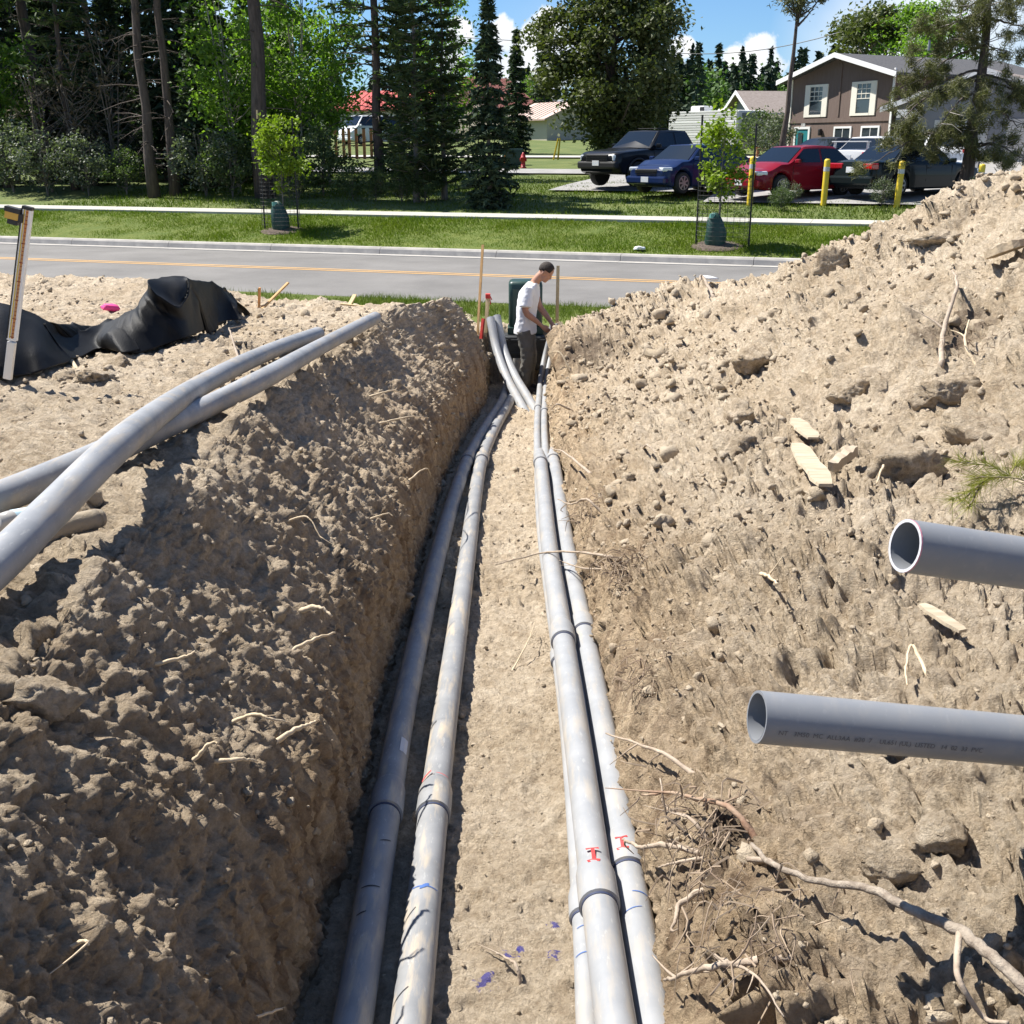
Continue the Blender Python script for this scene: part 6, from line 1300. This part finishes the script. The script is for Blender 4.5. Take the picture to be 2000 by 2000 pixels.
# brown dead lower growth
dd = broadleaf(5.5, 1.2, 2.4, 2.9, 700, .10, mat('dead_needles', (0.085, 0.065, 0.04), .9, island=(0.14, 0.115, 0.07)), M_DEAD, 31, r=.05, limbs=46, ncl=60, clump=.3, stems=3, name='dying_tree', asp=.25)
place(dd, gpt(165, 36.2, 385), 'half dead brown conifer at the front of the left wood', group=GW); dup(dd, gpt(105, 35.6, 385), 'brown twiggy sapling left of the half dead conifer', group=GW, rz=1, sc=.85); dup(dd, gpt(235, 37.6, 385), 'tall brown twiggy tree left of the pine pair', group=GW, rz=2, sc=1.15)
# aspens with fresh leaves
asp1 = broadleaf(8.5, 1.35, 3.4, 4.9, 5200, .085, L_ASP, M_BARKA, 41, r=.055, limbs=26, ncl=80, clump=.33, stems=3, name='aspen')
place(asp1, gpt(470, 36.0, 390), 'bright green aspen left of the thickest pine trunk', group='aspens at the edge of the wood'); dup(asp1, gpt(590, 38.0, 385), 'bright green aspen right of the thickest pine trunk', group='aspens at the edge of the wood', rz=1.9, sc=1.08); dup(asp1, gpt(645, 40.5, 380), 'aspen nearest the gap with the red roofed building', group='aspens at the edge of the wood', rz=3.9, sc=1.05)
dup(asp1, gpt(20, 37.0, 385), 'leafy aspen at the left edge of the picture', group='aspens at the edge of the wood', rz=.7, sc=.95); dup(asp1, gpt(540, 41, 380), 'aspen behind the thickest pine trunk', group='aspens at the edge of the wood', rz=5, sc=1.2); dup(asp1, gpt(865, 44, 380), 'aspen showing over the bushy pines left of the spruce', group='aspens at the edge of the wood', rz=2.7, sc=.95)
# shrubs
sh1 = broadleaf(2.6, 1.0, 1.1, 1.25, 2600, .06, L_GREY, M_DEAD, 51, r=.03, limbs=22, ncl=46, clump=.22, stems=4, name='shrub', lowz=.25); sh2 = broadleaf(2.2, 1.0, .95, 1.1, 2600, .06, L_BUSH, M_DEAD, 52, r=.03, limbs=20, ncl=44, clump=.22, stems=4, name='shrub', lowz=.2)
place(sh1, gpt(95, 34.6, 395), 'silvery green shrub at the front of the left wood', 'shrub', 'shrubs under the wood'); dup(sh1, gpt(175, 34.8, 395), 'second silvery shrub, left of the near pine pair', 'shrub', 'shrubs under the wood', 1.3, .9); dup(sh1, gpt(30, 35.3, 395), 'silvery shrub at the left picture edge', 'shrub', 'shrubs under the wood', 2.3, 1.1); dup(sh1, gpt(405, 34.9, 395), 'silvery shrub right of the near pine pair', 'shrub', 'shrubs under the wood', 3.3, 1.0)
place(sh2, gpt(250, 35.0, 395), 'low dark shrub just left of the near pine pair', 'shrub', 'shrubs under the wood', 0, .75); dup(sh2, gpt(455, 34.8, 395), 'dark shrub between the pine pair and the thickest trunk', 'shrub', 'shrubs under the wood', 1, .95); dup(sh2, gpt(632, 35.6, 395), 'leafy dark shrub right of the left sapling', 'shrub', 'shrubs under the wood', 2, 1.05); dup(sh2, gpt(585, 34.8, 395), 'low shrub behind the left sapling', 'shrub', 'shrubs under the wood', 3, .6)
for i, x in enumerate((690, 735, 785, 830)): dup(sh2, gpt(x, 34.6 - .1 * i, 395), ['low shrub in the shade left of the straight pine', 'low shrub at the foot of the straight pine', 'low shrub under the bushy pines', 'low shrub left of the spruce foot'][i], 'shrub', 'shrubs under the wood', i + 4, .5)
# bushy pines and the spruce
bp = conifer(7.6, 1.25, .5, 34, 8, 18, .20, L_PINE, M_BARKG, 61, r=.10, droop=.05, rise=.25, shape=.6, name='bushy_pine', asp=.16, dead=6)
place(bp, gpt(815, 34.4, 390), 'bushy young pine left of the spruce', group='pines and spruce by the sidewalk'); dup(bp, gpt(868, 35.2, 390), 'bushy pine touching the spruce', group='pines and spruce by the sidewalk', rz=2, sc=.92); dup(bp, gpt(785, 37.5, 385), 'thin bushy pine just right of the straight trunk', group='pines and spruce by the sidewalk', rz=4, sc=1.02)
sp = conifer(5.75, 1.0, .12, 34, 10, 22, .17, L_SPR, M_BARKG, 71, r=.08, droop=.28, shape=.78, asp=.26)
place(sp, gpt(955, 33.3, 390), 'dark pointed spruce at the centre beyond the street', group='pines and spruce by the sidewalk')
dup(sp, gpt(1008, 70, 300), 'spruce seen beyond the pointed one, lower right', group='far single trees', rz=2, sc=1.2); dup(sp, gpt(1062, 100, 280), 'distant dark spruce at the left of the big leafy tree', group='far single trees', rz=3, sc=1.7)
# big bronze green tree
big = broadleaf(10.8, 3.25, 5.1, 5.2, 36000, .125, L_BIG, M_BARKP, 81, r=.28, limbs=40, ncl=190, clump=.50, name='big_leafy_tree', lowz=.7, shell=.35)
place(big, gpt(1195, 58, 300), 'big dense bronze green tree behind the pickup', group=None)
# tall thin pine by the brown house
tp_ = broadleaf(11.2, 1.1, 2.5, 8.3, 3600, .17, L_OLIVE, M_BARKP, 91, r=.15, limbs=34, ncl=46, clump=.27, name='thin_pine', lean=(.055, 0), asp=.16, shell=.3)
place(tp_, gpt(1527, 56, 280), 'tall thin leaning pine in front of the brown house', group=None)
# shrubs by the house and trailer
dup(sh2, gpt(1482, 62, 290), 'dark round bush between trailer and brown house', 'shrub', 'bushes round the lot', 1, 1.15); dup(sh1, gpt(1505, 60, 290), 'grey green bush beside the thin pine', 'shrub', 'bushes round the lot', 2, 1.0)
for i, (x, Y, s, r_, lab) in enumerate(((1541, 33.0, .30, sh1, 'small twiggy bush before the red sedan'), (1722, 32.3, .34, sh1, 'grey twiggy bush between second and third bollards'), (1890, 32.0, .34, sh1, 'grey bush left of the rightmost bollard'), (1526, 31.9, .30, sh2, 'low leafy clump on the lawn below the twiggy bush'))): dup(r_, gpt(x, Y, 395), lab, 'shrub', 'small bushes along the bollards', i, s)
# trees behind the brown house
fr = broadleaf(8, 2.6, 2.4, 5.6, 3600, .16, L_BIG, M_BARKG, 83, r=.16, limbs=26, ncl=50, clump=.5, name='leafy_tree'); place(fr, gpt(1690, 88, 290), 'bronze tree showing above the brown house roof', group='trees behind the houses', sc=1.15); dup(fr, gpt(1660, 96, 290), 'tree left of the utility pole behind the roof', group='trees behind the houses', rz=2, sc=1.2)
fa = broadleaf(8.5, 2.4, 3.2, 5.4, 4200, .14, L_ASP, M_BARKA, 84, r=.12, limbs=24, ncl=60, clump=.45, stems=2, name='aspen'); place(fa, gpt(1800, 78, 290), 'fresh green tree above the garage roof', group='trees behind the houses'); dup(fa, gpt(1755, 84, 290), 'fresh green tree beside the utility pole', group='trees behind the houses', rz=1, sc=1.05); dup(fa, gpt(1040, 128, 270), 'fresh green tree far beyond the tan shed', group='trees behind the houses', rz=1, sc=.7)
# near pine on the right with long bare limbs
def near_pine():
    rng = np.random.default_rng(7); rr = random.Random(7); root = empty('old_pine', gpt(1885, 33.0, 380), 0, 'old pine at the right with long bare grey limbs over the parked cars', 'tree'); m = MB(); trunk_mesh(m, 9, .19, (.0, 0), 10, 12, rr); C_, D_ = [], []; b0 = Vector(root.location)
    m2 = MB()
    tips = [(1745, 250, 32.2), (1700, 320, 32.0), (1770, 200, 33), (1790, 120, 33.5), (1825, 60, 33), (1735, 290, 32.8), (1950, 100, 32.5), (1985, 180, 32.2), (1990, 250, 32.2), (1965, 300, 32.2), (1840, 160, 32.5), (1800, 262, 32.4), (1870, 290, 32.5), (1900, 200, 32.0), (1870, 30, 33), (1930, 20, 32), (2030, 60, 32), (2050, 200, 32), (1790, 160, 34), (1830, 250, 30.5), (2000, 310, 31.5)]
    for k, (x, y, Y) in enumerate(tips):
        e = at(x, y, Y) - b0; L = math.hypot(e.x, e.y); zb = min(8.5, max(1.0, e.z + L * rr.uniform(.1, .55))); b = Vector((0, 0, zb)); md = b.lerp(e, .5) + Vector((rr.uniform(-.2, .2), rr.uniform(-.2, .2), rr.uniform(.0, .45))); path = wob([b, md, e], 14, .025, rr)
        m.tube(path, [.045 - .0028 * i for i in range(14)], 6, cap=False)
        for f in range(12):
            i = rr.randrange(4, 13); q = path[i]; d = Vector((rr.gauss(0, 1), rr.gauss(0, 1), rr.gauss(-.05, .5))).normalized(); fl_ = rr.uniform(.25, .75); t_ = q + d * fl_ + (path[-1] - path[-3]).normalized() * .2; m2.tube([q, q.lerp(t_, .5) + Vector((0, 0, rr.uniform(-.05, .1))), t_], [.014, .009, .004], 4, cap=False)
            if rr.random() < .68:
                for g in range(rr.randrange(4, 10)):
                    cc = np.array(t_) + rng.normal(0, .09, 3); C_.append(cc[None] + rng.normal(0, .06, (26, 3))); dd_ = rng.normal(0, 1, (26, 3)); dd_[:, 2] += .3; D_.append(dd_)
    m.build('trunk', M_BARKP, root, flip=False, smooth=True); m2.build('twigs', mat('grey_twigs', (0.19, 0.17, 0.15), .95, (0.28, 0.255, 0.23), 10), root, flip=False)['kind'] = 'stuff'
    V, F_ = leaf_quads(np.concatenate(C_), .12, rng, .075, .1, np.concatenate(D_)); mesh_np('crown', V, F_, L_OLIVE, root)
near_pine()
# saplings with cages, watering bags and mulch rings
M_STAKE = mat('black_stake', (0.012, 0.012, 0.012), .6); M_BAG = mat('green_bag', (0.012, 0.045, 0.035), .5, (0.02, 0.065, 0.05), 8, .3, 20); M_MULCH = mat('mulch', (0.075, 0.055, 0.042), 1, (0.15, 0.115, 0.09), 18, .9, 40)
def sapling(px, row_v, H, zc, rx, rz, seed, label, dx=0, n=1500):
    p0 = at(px, 450, 29.0); u, v = uv_of(p0); v = row_v; u = u + (v - uv_of(p0)[1]) * 0; z = terr(v) - .0; loc = rf(u, v, z)
    # keep the sight line: shift along the street until the trunk foot projects at px
    for _ in range(20):
        loc = rf(u, v, 0.135 + (v - 25.96) / 3.29 * .535); e = proj(loc)[0] - px; u -= e * .012
    t = broadleaf(H, rx, rz, zc, n, .058, L_SAP, M_BARKG, seed, r=.028, limbs=22, ncl=42, clump=.16, name='sapling', asp=.62, shell=.3); place(t, loc, label, 'tree', 'staked saplings on the verge')
    return loc
s1 = sapling(556, 27.5, 3.2, 2.05, .62, 1.0, 101, 'round headed young tree on the verge left of centre', n=2800); s2 = sapling(1402, 27.0, 3.4, 2.1, .50, 1.2, 102, 'narrow young tree on the verge before the parked cars', n=2000)
for loc, lab, ht, sp_ in ((s1, 'left', 2.9, (-.60, .42)), (s2, 'right', 2.75, (-.52, .72))):
    for k, dx in enumerate(sp_):
        r_ = empty('cage_stake', loc + UX * dx + Vector((0, 0, -.05)), 0, ('left' if k == 0 else 'right') + ' black stake of the wire cage round the ' + lab + ' sapling', 'stake', 'cage stakes'); m = MB(); m.tube([(0, 0, -.1), (0, 0, ht * (1 if k == 0 else .93))], .022, 6); m.build('shaft', M_STAKE, r_); m = MB(); m.tube([(0, 0, ht * (1 if k == 0 else .93)), (0, 0, ht * (1 if k == 0 else .93) + .22)], .026, 6); m.build('tip', M_LATH2 if (lab == 'left' and k == 0) else M_STAKE, r_)
    m = MB(); R_ = (sp_[1] - sp_[0]) / 2; cxx = (sp_[0] + sp_[1]) / 2
    for z in np.arange(.15, 1.55, .10): m.tube([UX * (cxx + R_ * math.cos(a)) + VX * (R_ * math.sin(a)) + Vector((0, 0, z)) for a in np.linspace(0, 2 * math.pi, 21)], .0035, 3, cap=False)
    for a in np.linspace(0, 2 * math.pi, 24, endpoint=False): b_ = UX * (cxx + R_ * math.cos(a)) + VX * (R_ * math.sin(a)); m.tube([b_ + Vector((0, 0, .05)), b_ + Vector((0, 0, 1.5))], .003, 3, cap=False)
    o = m.build('wire_cage', mat('cage_wire', (0.05, 0.05, 0.05), .7), flip=False); o.location = loc; tag(o, 'thin wire mesh cage round the ' + lab + ' sapling', 'cage', 'wire cages')
    bag = empty('watering_bag', loc - UX * .05 - VX * .12, 0, 'dark green watering bag zipped round the ' + lab + ' sapling trunk', 'bag', 'watering bags'); m = MB(); rr = random.Random(3); V = []
    prof = [(.0, .21), (.12, .23), (.32, .225), (.52, .19), (.66, .13), (.76, .06)]
    for z, r in prof:
        for j in range(18): t = 6.283 * j / 18; q = r * (1 + .10 * math.sin(3 * t + z * 6) + rr.uniform(-.05, .05)); V.append((q * math.cos(t) * 1.05 - (.05 * z), q * math.sin(t) * .8, z))
    m.add(V, [(i * 18 + j, i * 18 + (j + 1) % 18, (i + 1) * 18 + (j + 1) % 18, (i + 1) * 18 + j) for i in range(5) for j in range(18)] + [tuple(range(90, 108))]); m.build('sack', M_BAG, bag, smooth=True); m = MB(); m.bbox((-.10, -.06, .68), (.16, .06, .12), .02, rz=.4); m.build('handle_strap', mat('bag_strap', (0.16, 0.42, 0.36), .5), bag)
    V, F_ = ICO3; Q = V * np.array([.62, .5, .07]); Q[:, 2] += .03 * fbm(V * 6, 3, 4); o = mesh_np('mulch_ring', Q, F_, M_MULCH, smooth=True); o.location = loc + Vector((0, 0, -.02)) - VX * .1; o.rotation_euler = (.16, 0, -PHI); tag(o, 'brown mulch mound at the foot of the ' + lab + ' sapling', 'mulch', 'mulch rings')
# far wood on the hillside
def far_wood():
    rng = np.random.default_rng(9); C_, D_, G_ = [], [], []
    for i in range(900):
        px = rng.uniform(-100, 2200) if i < 400 else rng.uniform(1220, 1640) if i < 820 else rng.uniform(970, 1100); Y = rng.uniform(140, 300) if i < 400 else rng.uniform(165, 290); p = at(px, 280, Y); zg_ = terr(uv_of(p)[1]); H = rng.uniform(6, 12.5) * (.75 if px < 1250 else 1.0) * (.75 + Y / 900); rad = H * rng.uniform(.15, .24); n = 150
        if rng.random() < (.2 if i < 400 else .12) and px > 900:
            c = rng.normal(0, 1, (420, 3)) * np.array([2.2, 2.2, 2.4]) * .7 + np.array([p.x, p.y, zg_ + 4.5]); G_.append(c); continue
        t = rng.random(n) ** .75; a = rng.uniform(0, 6.28, n); r = rad * (1 - t) * rng.uniform(.4, 1.1, n); C_.append(np.stack([p.x + r * np.cos(a), p.y + r * np.sin(a), zg_ + H * (.04 + .96 * t)], 1)); D_.append(np.stack([np.cos(a), np.sin(a), -.5 + 0 * a], 1))
    V, F_ = leaf_quads(np.concatenate(C_), .62, rng, .42, .4, np.concatenate(D_)); o = mesh_np('far_wood', V, F_, L_FAR); tag(o, 'dark conifer wood on the distant hillside', 'wood', kind='stuff')
    V, F_ = leaf_quads(np.concatenate(G_), .34, rng, .7, .4); o = mesh_np('far_leafy_wood', V, F_, L_FARG); tag(o, 'light green broadleaf trees among the distant conifers', 'wood', kind='stuff')
far_wood()
# grass
def grass(name, n, u0, u1, v0, v1, h0, h1, w, mt, zf, label, seed, keep=None, lean=.5):
    rng = np.random.default_rng(seed); u = rng.uniform(u0, u1, n); v = rng.uniform(v0, v1, n)
    if keep is not None: k = keep(u, v, rng); u, v = u[k], v[k]; n = len(u)
    z = zf(v); P = np.stack([u * UX.x + v * VX.x, u * UX.y + v * VX.y, z], 1); tall = np.clip(.75 + .7 * fbm(P * np.array([.9, .9, 0]), 3, seed), .35, 1.6); h = rng.uniform(h0, h1, n) * tall; a = rng.uniform(0, 6.28, n); d = np.stack([np.cos(a), np.sin(a), 0 * a], 1); ln = rng.normal(0, lean, (n, 2))
    tip = P + np.stack([ln[:, 0] * h, ln[:, 1] * h, h], 1); V = np.stack([P - d * w, P + d * w, tip], 1).reshape(-1, 3); o = mesh_np(name, V, np.arange(3 * n).reshape(n, 3), mt); tag(o, label, 'grass', kind='stuff'); return o
G_V = mat('verge_grass', (0.070, 0.135, 0.008), .7, (0.135, 0.170, 0.018), .9, island=(0.135, 0.190, 0.014), trans=.25, spec=.15); G_L = mat('lawn_grass', (0.065, 0.108, 0.012), .7, (0.130, 0.145, 0.030), .5, island=(0.105, 0.155, 0.020), trans=.25, spec=.15); G_N = mat('near_grass', (0.075, 0.125, 0.014), .7, (0.15, 0.165, 0.04), 1.5, island=(0.13, 0.18, 0.03), trans=.25, spec=.15)
grass('grass', 120000, -27, 13, 25.99, 29.17, .05, .13, .011, G_V, lambda v: .12 + (v - 25.96) / 3.29 * .535, 'mown bright green grass of the verge beyond the street', 1, lambda u, v, r: r.random(len(u)) < .35 + .65 * sstep(26.0, 26.5, v))
grass('lawn_blades', 70000, -26, 14, 30.75, 45.5, .06, .17, .018, G_L, lambda v: np.interp(v, TV, TZ) - .02, 'longer sunlit and shaded grass of the lawn beyond the sidewalk', 2, lambda u, v, r: ~((u > -5.2) & (v > 34.4)) & (r.random(len(u)) < np.clip(1.35 - (v - 30) / 22, .2, 1)))
grass('near_grass', 42000, -15, 6, 15.9, 17.93, .04, .16, .007, G_N, lambda v: -.02 + 0 * v, 'rough grass strip between the trench end and the street', 3, lambda u, v, r: r.random(len(u)) < np.clip(.15 + .9 * sstep(-11.5, -8.5, u) * sstep(15.9, 16.5, v), 0, 1))
